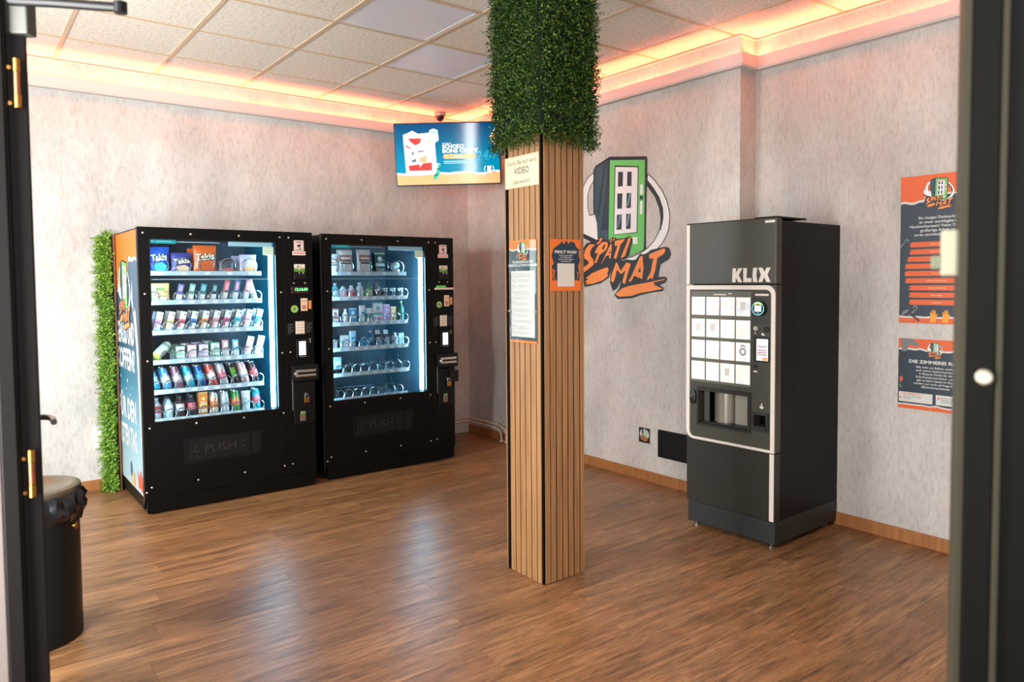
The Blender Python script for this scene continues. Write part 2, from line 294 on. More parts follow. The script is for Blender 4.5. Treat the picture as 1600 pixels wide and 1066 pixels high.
def logo(parent, fr, cx, cz, width, off=.0006, step=.00025):
    """the printed automat emblem, scaled to a width, centred at cx, cz of the frame"""
    k = width/.995
    for i, (key, nm, c) in enumerate(LMAT):
        ps = [[(cx+(x-.0125)*k, cz+(z-.5715)*k) for x, z in p] for p in LOGO[key]]
        for q in ([[p] for p in ps] if width > .5 or key == 'crescent' else [ps]):   # on the big wall print every shape is a part of its own
            polys(parent, nm, C(c, .55), fr, q, off+step*i)
        if key == 'ring':   # thin dark outline lies just under the white ring
            ol = []
            for p in ps:
                mx = sum(q[0] for q in p)/len(p); mz = sum(q[1] for q in p)/len(p)
                for a, b in zip(p, p[1:]+p[:1]):
                    d = math.hypot(b[0]-a[0], b[1]-a[1]) or 1; nx, nz = -(b[1]-a[1])/d*.0035*k, (b[0]-a[0])/d*.0035*k
                    ol.append([(a[0]+nx, a[1]+nz), (b[0]+nx, b[1]+nz), (b[0]-nx, b[1]-nz), (a[0]-nx, a[1]-nz)])
            polys(parent, 'ring_outline', C((44, 44, 48), .55), fr, ol, off+step*(i+.6))
# ------------------------------------------------------------ the room
YA, XR1, XR2, YS, ZC, XL = 5.926, 4.012, 4.175, 2.832, 3.012, -1.3
def room():
    fl = struct(MB().box((XL, -.6, -.06), (4.3, 6.05, -.012)).build('floor', mat('screed', (70, 60, 55), .9)))
    pm = {}
    L, Wd = 1.22, .18; y = .0; row = 0
    while y < YA-.001:
        y1 = min(y+Wd, YA); x = XL-((row*.467) % 1)*L
        while x < XR2:
            a, b = max(x, XL), min(x+L, XR1 if y1 > YS else XR2)
            if b-a > .02:
                key = (round(b-a, 3), round(y1-y, 3))
                g = .00045
                if key not in pm: pm[key] = MB().box((g, g, -.012), (b-a-g, y1-y-g, 0), .0004).build('plank', FLOOR, fl, loc=(a, y, 0))
                else: shared('plank', pm[key], fl, (a, y, 0))
            x += L
        y += Wd; row += 1
    ce = struct(MB().box((XL, -.6, 3.03), (4.3, 6.05, 3.12)).build('ceiling', mat('slab', (150, 140, 130), .9)))
    xs = [XL]+[-1.265+.625*k for k in range(9)]+[XR2]; ys = [-.6]+[-.255+.625*k for k in range(10)]+[YA]
    xs = [v for i, v in enumerate(xs) if i == 0 or v-xs[i-1] > .01]; ys = [v for i, v in enumerate(ys) if i == 0 or v-ys[i-1] > .01]
    PAN = {(1.86, 3.495), (2.485, 4.12)}; tm = {}
    for x0, x1 in zip(xs, xs[1:]):
        for y0, y1 in zip(ys, ys[1:]):
            if y0 > YS and x1 > XR1: x1 = XR1
            if x1-x0 < .03 or any(abs(x0-px) < .02 and abs(y0-py) < .02 for px, py in PAN): continue
            key = (round(x1-x0, 3), round(y1-y0, 3)); g = .004
            if key not in tm: tm[key] = MB().box((g, g, 0), (x1-x0-g, y1-y0-g, .012), .003).build('ceiling_tile', TILE, ce, loc=(x0, y0, ZC+.004))
            else: shared('ceiling_tile', tm[key], ce, (x0, y0, ZC+.004))
    gm = mat('grid_bar_enamel', (206, 182, 152), .5)
    for x in xs[1:-1]: MB().box((x-.012, ys[0], ZC-.002), (x+.012, YA, ZC+.008)).build('grid_bar', gm, ce)
    for y_ in ys[1:-1]: MB().box((XL, y_-.0115, ZC-.001), (XR1 if y_ > YS else XR2, y_+.0115, ZC+.007)).build('grid_bar', gm, ce)
    for i, (px, py) in enumerate(((1.86, 3.495), (2.485, 4.12))):
        t = thing('ceiling_light', ['flat unlit white square ceiling light, the one of two nearer the column', 'flat unlit white square ceiling light, the one of two nearer the screen corner'][i], 'ceiling light', (px, py, ZC+.001), group='flat panel lights in the grid ceiling')
        MB().box((.013, .013, 0), (.612, .03, .014)).box((.013, .595, 0), (.612, .612, .014)).box((.013, .03, 0), (.03, .595, .014)).box((.595, .03, 0), (.612, .595, .014)).build('frame', mat('lamp_frame', (214, 212, 212), .5), t)
        MB().box((.03, .03, .004), (.595, .595, .014)).build('diffuser', mat('opal_diffuser', (222, 224, 232), .35), t)
    struct(MB().box((XL-.12, YA, -.05), (4.3, 6.05, 3.05)).build('wall_back', WALL))
    r1 = MB().box((XR1, YS, -.05), (4.3, YA, 3.05)); struct(r1.build('wall_right', WALL))
    struct(MB().box((XR2, 1.3, -.05), (4.3, YS, 3.05)).build('wall_right', WALL))
    wl = MB()
    for a, b in (((XL-.12, 2.4, -.05), (XL, 3.2, 3.05)), ((XL-.12, 5.2, -.05), (XL, YA, 3.05)), ((XL-.12, 3.2, -.05), (XL, 5.2, .7)), ((XL-.12, 3.2, 2.5), (XL, 5.2, 3.05))): wl.box(a, b)
    struct(wl.build('wall_left', WALL))
    wf = MB()
    for a, b in (((XL-.1, 3.2, .7), (XL-.04, 3.26, 2.5)), ((XL-.1, 5.14, .7), (XL-.04, 5.2, 2.5)), ((XL-.1, 3.26, .7), (XL-.04, 5.14, .76)), ((XL-.1, 3.26, 2.44), (XL-.04, 5.14, 2.5)), ((XL-.1, 4.17, .76), (XL-.04, 4.23, 2.44))): wf.box(a, b, .004)
    win = struct(wf.build('window_1', mat('window_frame_paint', (60, 58, 56), .4)))
    for y0, y1 in ((3.26, 4.17), (4.23, 5.14)): MB().box((XL-.075, y0, .76), (XL-.069, y1, 2.44)).build('pane', GLASS, win)
    # shop front either side of the entrance, running diagonally
    def wallseg(name, a, b, z0=-.05, z1=3.05, th=.10, m=WALL):
        a, b = Vector((*a, 0)), Vector((*b, 0)); d = (b-a).normalized(); n = Vector((-d.y, d.x, 0)); ps = [a, b, b-n*th, a-n*th]
        return struct(MB().add([(p.x, p.y, z) for z in (z0, z1) for p in ps], [(3,2,1,0), (4,5,6,7), (0,1,5,4), (1,2,6,5), (2,3,7,6), (3,0,4,7)]).build(name, m))
    dk = mat('dark_facade', (40, 36, 33), .6)
    A, B = Vector((.02, 2.10)), Vector((XL-.1, 2.75)); at = lambda k: tuple(A+(B-A)*k)
    wallseg('wall_front', at(0), at(.08)); wallseg('wall_front', at(.92), at(1)); wallseg('wall_front', at(.08), at(.92), z1=.35); wallseg('wall_front', at(.08), at(.92), z0=2.5)
    w2 = wallseg('window_2', at(.08), at(.12), .35, 2.5, .06, mat('window_frame_paint', (60, 58, 56), .4))
    for k0, k1, z0, z1 in ((.88, .92, .35, 2.5), (.12, .88, .35, .40), (.12, .88, 2.45, 2.5)):
        o = wallseg('window_bar', at(k0), at(k1), z0, z1, .06, mat('window_frame_paint', (60, 58, 56), .4)); o.parent = w2; del o['kind']
    o = wallseg('pane', at(.12), at(.88), .40, 2.45, .006, GLASS); o.parent = w2; del o['kind']
    wallseg('wall_front', (4.3, 1.34), (1.42, .24), m=WALL)
    wallseg('wall_front', (1.42, .24), (.02, 2.10), z0=2.85, m=dk)
    # cornice with the hidden LED strip, one length per wall
    def cornice(name, a, b, n, e0=0, e1=0):
        """a to b along the wall at its foot line, n pointing into the room; e0/e1 lengthen (+) the room side at the ends for the mitres"""
        a, b, n = Vector((*a, 0)), Vector((*b, 0)), Vector((*n, 0)); d = (b-a).normalized()
        def bar(mb, o0, o1, z0, z1):
            p = [a+n*o0-d*e0*o0, b+n*o0+d*e1*o0, b+n*o1+d*e1*o1, a+n*o1-d*e0*o1]
            mb.add([(q.x, q.y, z) for z in (z0, z1) for q in p], [(3,2,1,0), (4,5,6,7), (0,1,5,4), (1,2,6,5), (2,3,7,6), (3,0,4,7)])
        mb = MB(); bar(mb, .040, .050, 2.817, 2.891); bar(mb, 0, .040, 2.817, 2.824); bar(mb, 0, .046, 2.808, 2.817)
        o = struct(mb.build(name, CORN))
        mb = MB(); bar(mb, -.001, .0015, 2.866, 2.877); mb.build('led_strip', LEDO, o)
        mb = MB(); bar(mb, 0, .016, ZC-.010, ZC-.002); mb.build('wall_angle', mat('wall_angle_enamel', (222, 210, 196), .5), o)
    cornice('trim_1', (XL, YA), (XR1, YA), (0, -1), 0, -1)
    cornice('trim_2', (XR1, YA), (XR1, YS), (-1, 0), -1, 1)
    cornice('trim_3', (XR1, YS), (XR2, YS), (0, -1), 1, -1)
    cornice('trim_4', (XR2, YS), (XR2, 1.34), (-1, 0), -1, 0)
    struct(MB().box((XL, YA-.014, 0), (.90, YA, .075), .003).build('baseboard_back', BASEB))
    struct(MB().box((XR1-.014, YS, 0), (XR1, YA-.0, .075), .003).build('baseboard_right', BASEB))
    struct(MB().box((XR2-.014, 1.36, 0), (XR2, YS, .075), .003).build('baseboard_right', BASEB))
    struct(MB().box((XR2-.018, 1.44, .075), (XR2, 1.48, 2.81), .003).build('trim_5', mat('corner_bead', (196, 188, 182), .6)))
room()

# ------------------------------------------------------------ entrance: left frame with open door leaf, right frame
DARK = mat('dark_brown_frame', (17, 13, 12), .55, spec=.2)
def entrance():
    # left post: local x across the picture side, y away from the camera
    ang = math.radians(-4.5)
    p = struct(MB().box((-.078, -.022, 0), (-.046, .05, 2.34), .003).build('door_1', DARK, loc=(.157, 2.02, 0), rot=(0, 0, ang)))
    MB().box((-.046, 0, 0), (0, .07, 2.34), .004).build('frame', DARK, p)
    MB().box((-.050, -.012, 0), (-.040, .0, 2.34), .003).build('stop_bead', DARK, p)
    MB().box((-.118, -.018, 0), (-.0785, .045, 2.34), .003).build('reveal', mat('white_reveal', (112, 102, 98), .6), p)
    MB().box((-.35, -.014, 0), (-.1185, .08, 2.34)).build('side_jamb', mat('brown_jamb', (52, 40, 36), .6), p)
    for z in (1.925, 1.03):
        h = MB().lathe([(.0085, 0), (.0085, .028)], 14, (-.021, -.006, z-.055)).lathe([(.0085, .082), (.0085, .11)], 14, (-.021, -.006, z-.055)).build('hinge', BRASS, p, True)
        MB().lathe([(.0078, .029), (.0078, .081)], 14, (-.021, -.006, z-.055)).build('barrel', mat('copper_brass', (176, 112, 78), .35, 1), h, True)
        for dz in (-.045, .035): MB().lathe([(.0055, 0), (.0045, -.004)], 10, (-.036, .0, z+dz), 'y').build('screw', BRASS, h, True)
    U = Vector((.793, -.609, 0)); ang = math.atan2(U.y, U.x)
    # leaf swung open into the room, almost edge-on
    a, b = Vector((.120, 2.10, 0)), Vector((.168, 2.92, 0)); d = (b-a).normalized(); la = math.atan2(d.y, d.x)
    lf = struct(MB().box((0, .0, .01), (.83, .045, 2.20), .004).build('door_2', DARK, loc=(a.x, a.y, 0), rot=(0, 0, la)))
    MB().tube([(.70, 0, 1.04), (.70, -.062, 1.04), (.685, -.078, 1.04), (.65, -.088, 1.038), (.60, -.089, 1.036)], .0095, 12).build('handle', STEEL, lf, True)
    MB().lathe([(.024, 0), (.024, -.006), (.012, -.012)], 16, (.70, 0, 1.04), 'y').build('handle_rose', STEEL, lf, True)
    c = thing('door_closer', 'black door closer with a straight arm high on the open door', 'door closer', (.15, 2.04, 2.15), (0, 0, ang))
    MB().box((-.03, -.035, -.115), (.036, .0, .06), .004).build('closer_body', mat('grey_closer', (66, 66, 58), .5), c)
    MB().tube([(0, -.036, -.044), (.10, -.045, -.052), (.255, -.05, -.066)], .0105, 10).build('arm', BLACK2, c, True)
    MB().lathe([(.014, -.012), (.014, .012)], 14, (.255, -.05, -.066)).build('arm_joint', BLACK2, c, True)
    # right frame
    dk2 = mat('dark_metal_frame', (20, 19, 15), .55, spec=.15); lt = mat('lit_metal_edge', (70, 65, 50), .5, spec=.3)  # edge faces in a lighter tone of the frame metal, as if catching light
    ang = math.atan2(-.88, .475)
    q = struct(MB().box((0, 0, 0), (.033, .06, 2.34), .002).build('door_3', dk2, loc=(1.102, .412, 0), rot=(0, 0, ang)))
    MB().box((-.0105, .004, 0), (0, .055, 2.34), .002).build('edge_strip', lt, q)
    MB().box((.033, -.006, 0), (.041, .05, 2.34), .002).build('edge_strip', lt, q)
    MB().box((.041, .0, 0), (.082, .06, 2.34), .002).build('stile', dk2, q)
    MB().box((.082, .012, 0), (.50, .06, 2.34), .002).build('leaf_panel', mat('dark_leaf', (13, 12, 10), .6, spec=.1), q)
    la_ = MB().box((-.030, .02, 1.470), (.012, .042, 1.534), .003).build('latch', mat('cream_latch', (206, 204, 176), .45), q)
    MB().box((-.042, .024, 1.480), (-.028, .04, 1.498), .002).build('latch_bolt', mat('latch_grey', (150, 156, 132), .6, spec=.2), la_)
    MB().lathe([(.0105, .0), (.0105, -.008), (.007, -.013)], 18, (.0195, 0, 1.332), 'y').build('lock_knob', mat('ivory_knob', (236, 228, 204), .3), q, True)
entrance()

# ------------------------------------------------------------ column with slats, foliage
def leaves(n, faces, size, seed, drop=0, stretch=1, out=.03, sprigs=0):
    """leaf blades scattered on rectangles (O,U,V,N), each blade its own folded quad"""
    r = random.Random(seed); mb = MB(); tot = sum(f[1].length*f[2].length for f in faces)
    def blade(p, d, w, s, k):
        mid = p+d*s*.5; tip = p+d*s
        i = len(mb.v); mb.v += [tuple(p), tuple(mid+w*s*k), tuple(tip), tuple(mid-w*s*k)]; mb.f += [(i, i+1, i+2, i+3)]
    for O, U, V, N in faces:
        m = int(n*U.length*V.length/tot)
        for _ in range(m):
            u, v = r.random(), r.random()
            p = O+U*u+V*v; cl = .5+.5*math.sin(p.z*61+p.x*83+p.y*47+seed)*math.sin(p.z*37-p.x*59+p.y*71); p += N*(r.random()**1.3*out*(.35+.9*cl)-.004)
            if drop and v < .12: p.z -= r.random()*drop*(.4+.6*math.sin(u*37+seed)**2)
            d = (N*r.uniform(.25, 1)+Vector((r.uniform(-1, 1), r.uniform(-1, 1), r.uniform(-.9, .8)))).normalized()
            w = d.cross(Vector((r.uniform(-1, 1), r.uniform(-1, 1), r.uniform(-1, 1)))).normalized()
            blade(p, d, w, size*r.uniform(.7, 1.35), .34/stretch)
        for _ in range(int(sprigs*U.length*V.length/tot)):
            u, v = r.random(), r.random(); p = O+U*u+V*v+N*out*.7
            if drop and r.random() < .35: p = O+U*u+N*out*.4; d = Vector((r.uniform(-.4, .4), r.uniform(-.4, .4), -1))+N*.3
            else: d = N+Vector((r.uniform(-.7, .7), r.uniform(-.7, .7), r.uniform(-.7, .4)))
            d.normalize(); s = r.uniform(.02, .055); w = d.orthogonal().normalized()
            for k in range(7):
                q = p+d*s*k/6; e = (d*.5+w*(1 if k % 2 else -1)+Vector((0, 0, r.uniform(-.3, .3)))).normalized()
                blade(q, e, e.cross(w+N*.3).normalized(), size*.8, .35/stretch)
            blade(p, d, w, s, .02)
    return mb
V3 = Vector
def column():
    t = thing('slat_column', 'square column clad in vertical oak slats with black corner gaps', 'column', (2.36, 2.805, 0))
    B = lambda a, b, *k: MB().box((a[0]-2.36, a[1]-2.805, a[2]), (b[0]-2.36, b[1]-2.805, b[2]), *k)
    B((2.2275, 2.6655, 0), (2.4905, 2.9455, 2.99)).build('core', DARKFELT, t)
    H = 2.98
    ly = [(2.879, 2.918), (2.839, 2.8755), (2.796, 2.8355), (2.753, 2.793), (2.710, 2.7495), (2.675, 2.7075)]
    rx = [(2.235, 2.268), (2.2705, 2.306), (2.310, 2.345), (2.3485, 2.382), (2.386, 2.4195), (2.424, 2.460), (2.464, 2.492)]
    for a, b in ly: B((2.222, a+.0012, .002), (2.2275, b-.0022, H), .0012).build('slat', SLATW, t)
    for a, b in rx: B((a+.0025, 2.660, .002), (b-.001, 2.6655, H), .0012).build('slat', SLATW, t)
    for a, b in rx: B((a-.012, 2.9455, .002), (b-.0155, 2.951, H), .0012).build('slat', SLATW, t)
    for a, b in ly: B((2.4905, a+.0135, .002), (2.496, b+.0105, H), .0012).build('slat', SLATW, t)
    g = thing('hanging_hedge', 'dark green artificial foliage wrapped around the top of the slatted column', 'artificial plant', (2.36, 2.805, 2.16))
    MB().box((-.165, -.175, .01), (-.145, .180, .84)).box((.145, -.175, .01), (.165, .18, .84)).box((-.145, -.175, .01), (.145, -.155, .84)).box((-.145, .155, .01), (.145, .18, .84)).build('backing_panel', mat('hedge_backing', (18, 30, 14), .9), g)
    fs = [(V3((-.170, .18, -.01)), V3((0, -.355, 0)), V3((0, 0, .855)), V3((-1, 0, 0))), (V3((-.17, -.178, -.01)), V3((.34, 0, 0)), V3((0, 0, .855)), V3((0, -1, 0))),
          (V3((.17, -.178, -.01)), V3((0, .358, 0)), V3((0, 0, .855)), V3((1, 0, 0))), (V3((.17, .18, -.01)), V3((-.34, 0, 0)), V3((0, 0, .855)), V3((0, 1, 0)))]
    o = leaves(62000, fs, .0108, 3, drop=.06, out=.050, sprigs=1100).build('foliage', leaf_material('boxwood_leaf', [(0, (16, 36, 10)), (.4, (38, 70, 18)), (.78, (66, 104, 30)), (1, (128, 146, 56))]), g)
    o['kind'] = 'stuff'
    h = thing('hedge_panel', 'tall bright green artificial hedge strip between wall and first vending machine', 'artificial plant', (.808, 5.795, 0))
    MB().box((.060, .02, .02), (.104, .115, 1.80)).build('backing_panel', mat('hedge_backing', (18, 30, 14), .9), h)
    MB().box((.106, -.012, .0), (.118, .12, 1.82), .001).build('side_batten', slat_material('brown_batten', (96, 62, 40), (136, 90, 58)), h)
    fs = [(V3((.056, .108, .0)), V3((0, -.09, 0)), V3((0, 0, 1.81)), V3((-1, 0, 0))), (V3((.056, .018, 0)), V3((.034, 0, 0)), V3((0, 0, 1.81)), V3((0, -1, 0))), (V3((.056, .018, 1.79)), V3((.046, 0, 0)), V3((0, .09, 0)), V3((0, 0, 1)))]
    o = leaves(13000, fs, .020, 5, out=.046, stretch=1.8, sprigs=420).build('foliage', leaf_material('bright_leaf', [(0, (52, 88, 20)), (.45, (100, 146, 40)), (.8, (142, 182, 64)), (1, (184, 206, 100))]), h)
    o['kind'] = 'stuff'
column()
# ------------------------------------------------------------ glass front vending machines
RAIL = [1.540, 1.351, 1.157, .966, .773, .585]
RAILM = mat('shelf_rail', (196, 212, 220), .35, .2); TRAY = mat('shelf_tray', (120, 140, 150), .4, .5); TAGM = mat('price_tag', (240, 244, 246), .5); WIRE = mat('coil_wire', (214, 222, 226), .22, .9)
INT = mat('cooler_wall', (60, 84, 98), .5); TEAL = mat('cooler_side_lit_teal', (0, 142, 176), .4); TEAL2 = mat('cooler_side_lit_blue', (84, 142, 166), .4)  # side lining colours carry the cyan tint of the cabinet light
FRY = ((0, 0, 0), (1, 0, 0), (0, 0, 1))           # front plane, x right, z up, facing -y
def F(off): return ((0, -off, 0), (1, 0, 0), (0, 0, 1))
def coil(r, turns, L, wire=.0022):
    # the foremost turn is a nearly flat, heavier ring; the rest of the spiral runs back from it
    n1, n2 = 18, int(turns*12); pts = []; rad = []
    for i in range(n1+n2+1):
        t = i/n1 if i <= n1 else 1+turns*(i-n1)/n2
        y = .010*min(t, 1)+(L*(t-1)/turns if t > 1 else 0); a = PI*.5+2*PI*t
        pts.append((r*math.cos(a), y, r*math.sin(a))); rad.append(wire*1.35 if i <= n1 else wire*.75)
    return MB().tube(pts, rad, 5)
COILS = {}
def vending(loc, label, second):
    t = thing('vending_machine', label, 'vending machine', loc, group='glass front vending machines')
    Wd, D, H = 1.132, (.785 if second else .82), 1.83
    cab = MB().box((0, .05, .03), (.02, D, 1.825), .003).box((Wd-.02, .05, .03), (Wd, D, 1.825), .003).box((.02, .05, 1.80), (Wd-.02, D, 1.825)).box((.02, .06, .06), (Wd-.02, D, .50)).box((.02, D-.02, .5), (Wd-.02, D, 1.80)).box((.915, .05, .5), (Wd-.02, .30, 1.80))
    cb = cab.build('cabinet', BLACK, t)
    MB().box((.022, .055, .50), (.026, D-.02, 1.80)).box((.026, D-.026, .50), (.91, D-.021, 1.80)).box((.026, .06, 1.78), (.91, D-.03, 1.798)).box((.026, .06, .501), (.91, D-.03, .52)).build('inner_lining', INT, cb)
    MB().box((.905, .052, .50), (.914, D-.02, 1.80)).build('inner_side', TEAL2 if second else TEAL, cb)
    for x, y in ((.05, .12), (Wd-.05, .12), (.05, D-.08), (Wd-.05, D-.08)): MB().lathe([(.02, 0), (.02, .008), (.009, .01), (.009, .035)], 12, (x, y, 0)).build('foot', STEEL, t)
    d = MB()
    for a, b in (((0, 0, .11), (.063, .05, H)), ((.870, 0, .11), (.915, .05, H)), ((.063, 0, 1.758), (.870, .05, H)), ((.063, 0, .11), (.870, .05, .587))): d.box(a, b)
    dr = d.build('door', BLACK, t)
    MB().box((.012, .006, .012), (Wd-.005, .05, .107), .002).build('kick_plate', BLACK, t)
    MB().box((-.003, .02, .08), (.001, .045, 1.83)).build('hinge_edge', mat('dark_steel_edge', (90, 88, 86), .3, .8), t)
    tr = .006
    MB().box((.063, .0, .587), (.063+tr, .012, 1.758)).box((.870-tr, 0, .587), (.870, .012, 1.758)).box((.063+tr, 0, 1.758-tr), (.87-tr, .012, 1.758)).box((.063+tr, 0, .587), (.87-tr, .012, .587+tr)).build('glass_gasket', BLACK2, dr)
    MB().box((.063, .012, .587), (.870, .016, 1.758)).build('glass_pane', GLASS, dr)
    sc = MB()
    for x, z in ((.03, 1.792), (.313, 1.792), (.62, 1.791), (.898, 1.790), (.96, 1.789), (.032, 1.409), (.899, 1.407), (.036, .984), (.899, .981), (.957, .983), (.037, .557), (.318, .557), (.624, .557), (.899, .557), (.039, .178), (.319, .180), (.622, .180), (.898, .180), (.957, .186), (.009, .150)):
        sc.lathe([(.0065, 0), (.0065, -.002), (.003, -.0042)], 10, (x, 0, z), 'y')
    so = sc.build('screws', mat('screw_zinc', (214, 200, 184), .3, .8), t, True); so['kind'] = 'stuff'
    # light bars inside the door, and the pale glowing pieces at the top
    MB().box((.826, .020, .60), (.852, .045, 1.70), .004).build('light_bar', LEDW, dr)
    MB().box((.066, .030, .60), (.069, .048, 1.70)).build('light_bar', mat('cool_led_side', (165, 225, 255), .5, emit=46), dr)
    MB().box((.56, .022, 1.722), (.85, .048, 1.752), .003).build('reflection_bar', mat('reflection_bar', (160, 196, 206), .4, emit=.25), dr)  # pale bar with a weak glow, painting in a reflection at the top
    MB().box((.785, .018, 1.665), (.860, .03, 1.722), .012).build('glow_cap', mat('glow_cap', (214, 226, 196), .35, emit=.35), dr)  # rounded pale block with a weak glow of its own
    MB().box((.225, .024, 1.738), (.50, .03, 1.744)).box((.065, .026, 1.497), (.83, .030, 1.503)).build('guard_bar', mat('pale_bar', (178, 206, 214), .3, .3), dr)
    MB().rect(.065, 1.727, .225, 1.756, F(-.0105)).build('teal_sticker', mat('teal_sticker', (0, 128, 140), .4), dr)
    MB().rect(.078, 1.740, .092, 1.744, F(-.0098)).rect(.106, 1.740, .20, 1.7425, F(-.0098)).build('sticker_print', mat('pale_teal_print', (150, 220, 222), .5), dr)
    # shelves with rails, tags and spirals
    lanes = {0: [.144, .282, .428, .570, .712], 1: [.10, .252, .326, .400, .472, .545, .617, .690, .758], 2: [.109+.0722*k for k in range(10)], 3: [.16, .255, .33, .405, .478, .548, .618, .69, .76], 4: [.109+.0722*k for k in range(10)], 5: [.109+.0722*k for k in range(10)]} if not second else \
            {0: [.12, .235, .39, .53, .667], 1: [.14, .215, .29, .365, .44, .512, .58, .65, .72], 2: [.14, .22, .295, .37, .44, .512, .584, .65, .718], 3: [.14, .215, .29, .365, .437, .51, .583, .653, .72], 4: [.155+.0715*k for k in range(9)], 5: [.16+.0716*k for k in range(8)]}
    xe = .725 if second else .785
    for k, z in enumerate(RAIL):
        s = MB().box((.03, .075, z-.008), (xe, .66, z-.002)).box((.03, .655, z-.008), (xe, .66, z+.008)).build('shelf', TRAY, t)
        MB().box((.03, .060, z-.015), (xe, .074, z+.015), .002).build('price_rail', RAILM, s)
        key = 'w' if k == 0 else 'n'
        if key not in COILS: COILS[key] = None
        tg = None
        for x in lanes[k]:
            if tg is None: tg = MB().box((-.015, .0575, -.008), (.015, .0602, .008)).build('price_tag', TAGM, s, loc=(x, 0, z))
            else: shared('price_tag', tg, s, (x, 0, z))
            if COILS[key] is None:
                COILS[key] = (coil(.050, 2, .42, .0024) if k == 0 else coil(.033, 2.5, .40, .0022)).build('spiral', WIRE, s, True, loc=(x, .078, z+(.052 if k == 0 else .036)))
            else: shared('spiral', COILS[key], s, (x, .078, z+(.052 if k == 0 else .036)), (0, random.uniform(-.6, .6), 0))
            if second and k > 3:
                MB().tube([(x+.01, .10, z+.001), (x+.01, .20, z+.072), (x+.01, .24, z+.095), (x+.016, .25, z+.11)], .0018, 5).build('pusher_hook', WIRE, s)
    # push flap
    x0, x1 = (.268, .663) if not second else (.25, .652)
    fp = MB().box((x0-.035, .0005, .295), (x1+.085, -.0025, .462), .001).build('push_surround', mat('flap_surround', (14, 13, 13), .5, spec=.2), t)
    MB().box((x0, -.0065, .312), (x1, -.002, .450), .002).build('push_flap', mat('flap_black', (19, 18, 18), .45, spec=.25), fp)
    MB().box((x1+.012, -.006, .305), (x1+.072, -.002, .452), .002).build('flap_end', mat('flap_black', (19, 18, 18), .45, spec=.25), fp)
    text('PUSH', fp, 'push_lettering', mat('push_letters', (44, 38, 36), .3), F(.0068), (x0+x1)/2, .355, .055, .20, bold=.0)
    ar = MB()
    for sx in (x0+.045, x1-.045): ar.ring(sx, .385, .016, .021, F(.0068), 16, .3*PI, 1.8*PI).prism([(sx-.006, .345), (sx+.006, .345), (sx, .328)], F(.0068))
    ar.build('push_arrows', mat('push_letters', (44, 38, 36), .3), fp)
    # control panel
    cp = MB().box((.919, -.001, .11), (Wd, .05, H), .002).build('control_panel', BLACK, t)
    pk = mat('sticker_paper', (232, 206, 196), .5); ink = mat('print_black', (22, 22, 24), .5)
    MB().rect(.996, 1.699, 1.069, 1.772, F(.002)).rect(.984, 1.667, 1.081, 1.696, F(.002)).build('camera_sticker', pk, cp)
    MB().rect(1.010, 1.757, 1.055, 1.762, F(.003)).prism([(1.018, 1.738), (1.044, 1.746), (1.048, 1.733), (1.022, 1.724)], F(.003)).prism([(1.030, 1.725), (1.036, 1.727), (1.046, 1.714), (1.052, 1.714), (1.052, 1.711), (1.040, 1.711)], F(.003)).rect(1.01, 1.705, 1.055, 1.708, F(.003)).build('camera_pictogram', ink, cp)
    MB().rect(.990, 1.678, 1.075, 1.685, F(.003)).rect(.998, 1.7, 1.0, 1.771, F(.003)).rect(1.065, 1.7, 1.067, 1.771, F(.003)).build('sticker_red_print', mat('sticker_red', (222, 120, 104), .5), cp)
    MB().rect(.995, 1.575, 1.074, 1.604, F(.002)).build('info_card', mat('info_cream', (230, 214, 198), .5), cp)
    MB().rect(.995, 1.550, 1.074, 1.575, F(.002)).disc(1.024, 1.585, .010, F(.003), 0, 12).build('info_card_green', mat('info_green', (96, 150, 58), .5), cp)
    MB().disc(1.034, 1.577, .013, F(.0035), 0, 12).build('info_card_picture', mat('info_pink', (226, 168, 160), .5), cp)
    cm = MB().box((.990, -.016, 1.496), (1.078, 0, 1.543), .003).build('coin_slot_housing', BLACK2, cp)
    q = MB()
    for x, z in ((1.026, 1.541), (1.056, 1.541), (.991, 1.470), (1.073, 1.470)): q.lathe([(.006, 0), (.006, -.002), (.003, -.004)], 10, (x, -.0165 if z > 1.5 else -.001, z), 'y')
    q.build('panel_screws', mat('screw_zinc', (214, 200, 184), .3, .8), cp, True)['kind'] = 'stuff'
    if not second:
        dp = MB().box((.968, -.010, 1.396), (1.096, 0, 1.446), .003).build('display', mat('display_red_bezel', (52, 20, 18), .3), cp)
        MB().rect(.992, 1.412, 1.092, 1.440, F(.0105)).build('display_glass', mat('display_dark', (16, 30, 18), .2), cp)
        text('12:16:30', cp, 'display_digits', mat('green_digits', (120, 255, 150), .5, emit=1.6), F(.0112), 1.042, 1.416, .020, .092, bold=.02)
    else:
        MB().box((.948, -.030, 1.408), (1.118, 0, 1.424), .003).build('tray_lip', mat('cream_tray', (224, 204, 190), .4), cp)
        MB().box((.965, -.026, 1.424), (1.045, -.002, 1.442), .003).build('green_block', mat('info_green2', (92, 176, 84), .5, emit=.25), cp)
    MB().ring(.992, 1.287, .013, .026, F(.002), 28).build('coin_ring', mat('green_ring', (150, 196, 86), .45), cp)
    MB().ring(.992, 1.287, .007, .010, F(.002), 20).build('coin_ring_inner', mat('pale_ring', (220, 230, 190), .45), cp)
    MB().rect(1.038, 1.272, 1.088, 1.362, F(.002)).build('card_sticker', mat('card_beige', (226, 192, 164), .5), cp)
    MB().disc(1.063, 1.298, .017, F(.003), 0, 16).rect(1.045, 1.34, 1.082, 1.345, F(.003)).build('card_sticker_print', mat('card_tan', (196, 128, 88), .5), cp)
    MB().box((1.096, -.005, 1.284), (1.117, 0, 1.345), .004).build('orange_button', mat('orange_plastic', (222, 142, 74), .4), cp)
    MB().box((.996, -.006, 1.108), (1.064, 0, 1.200), .003).build('keypad', mat('keypad_beige', (196, 176, 160), .45), cp)
    kk = MB()
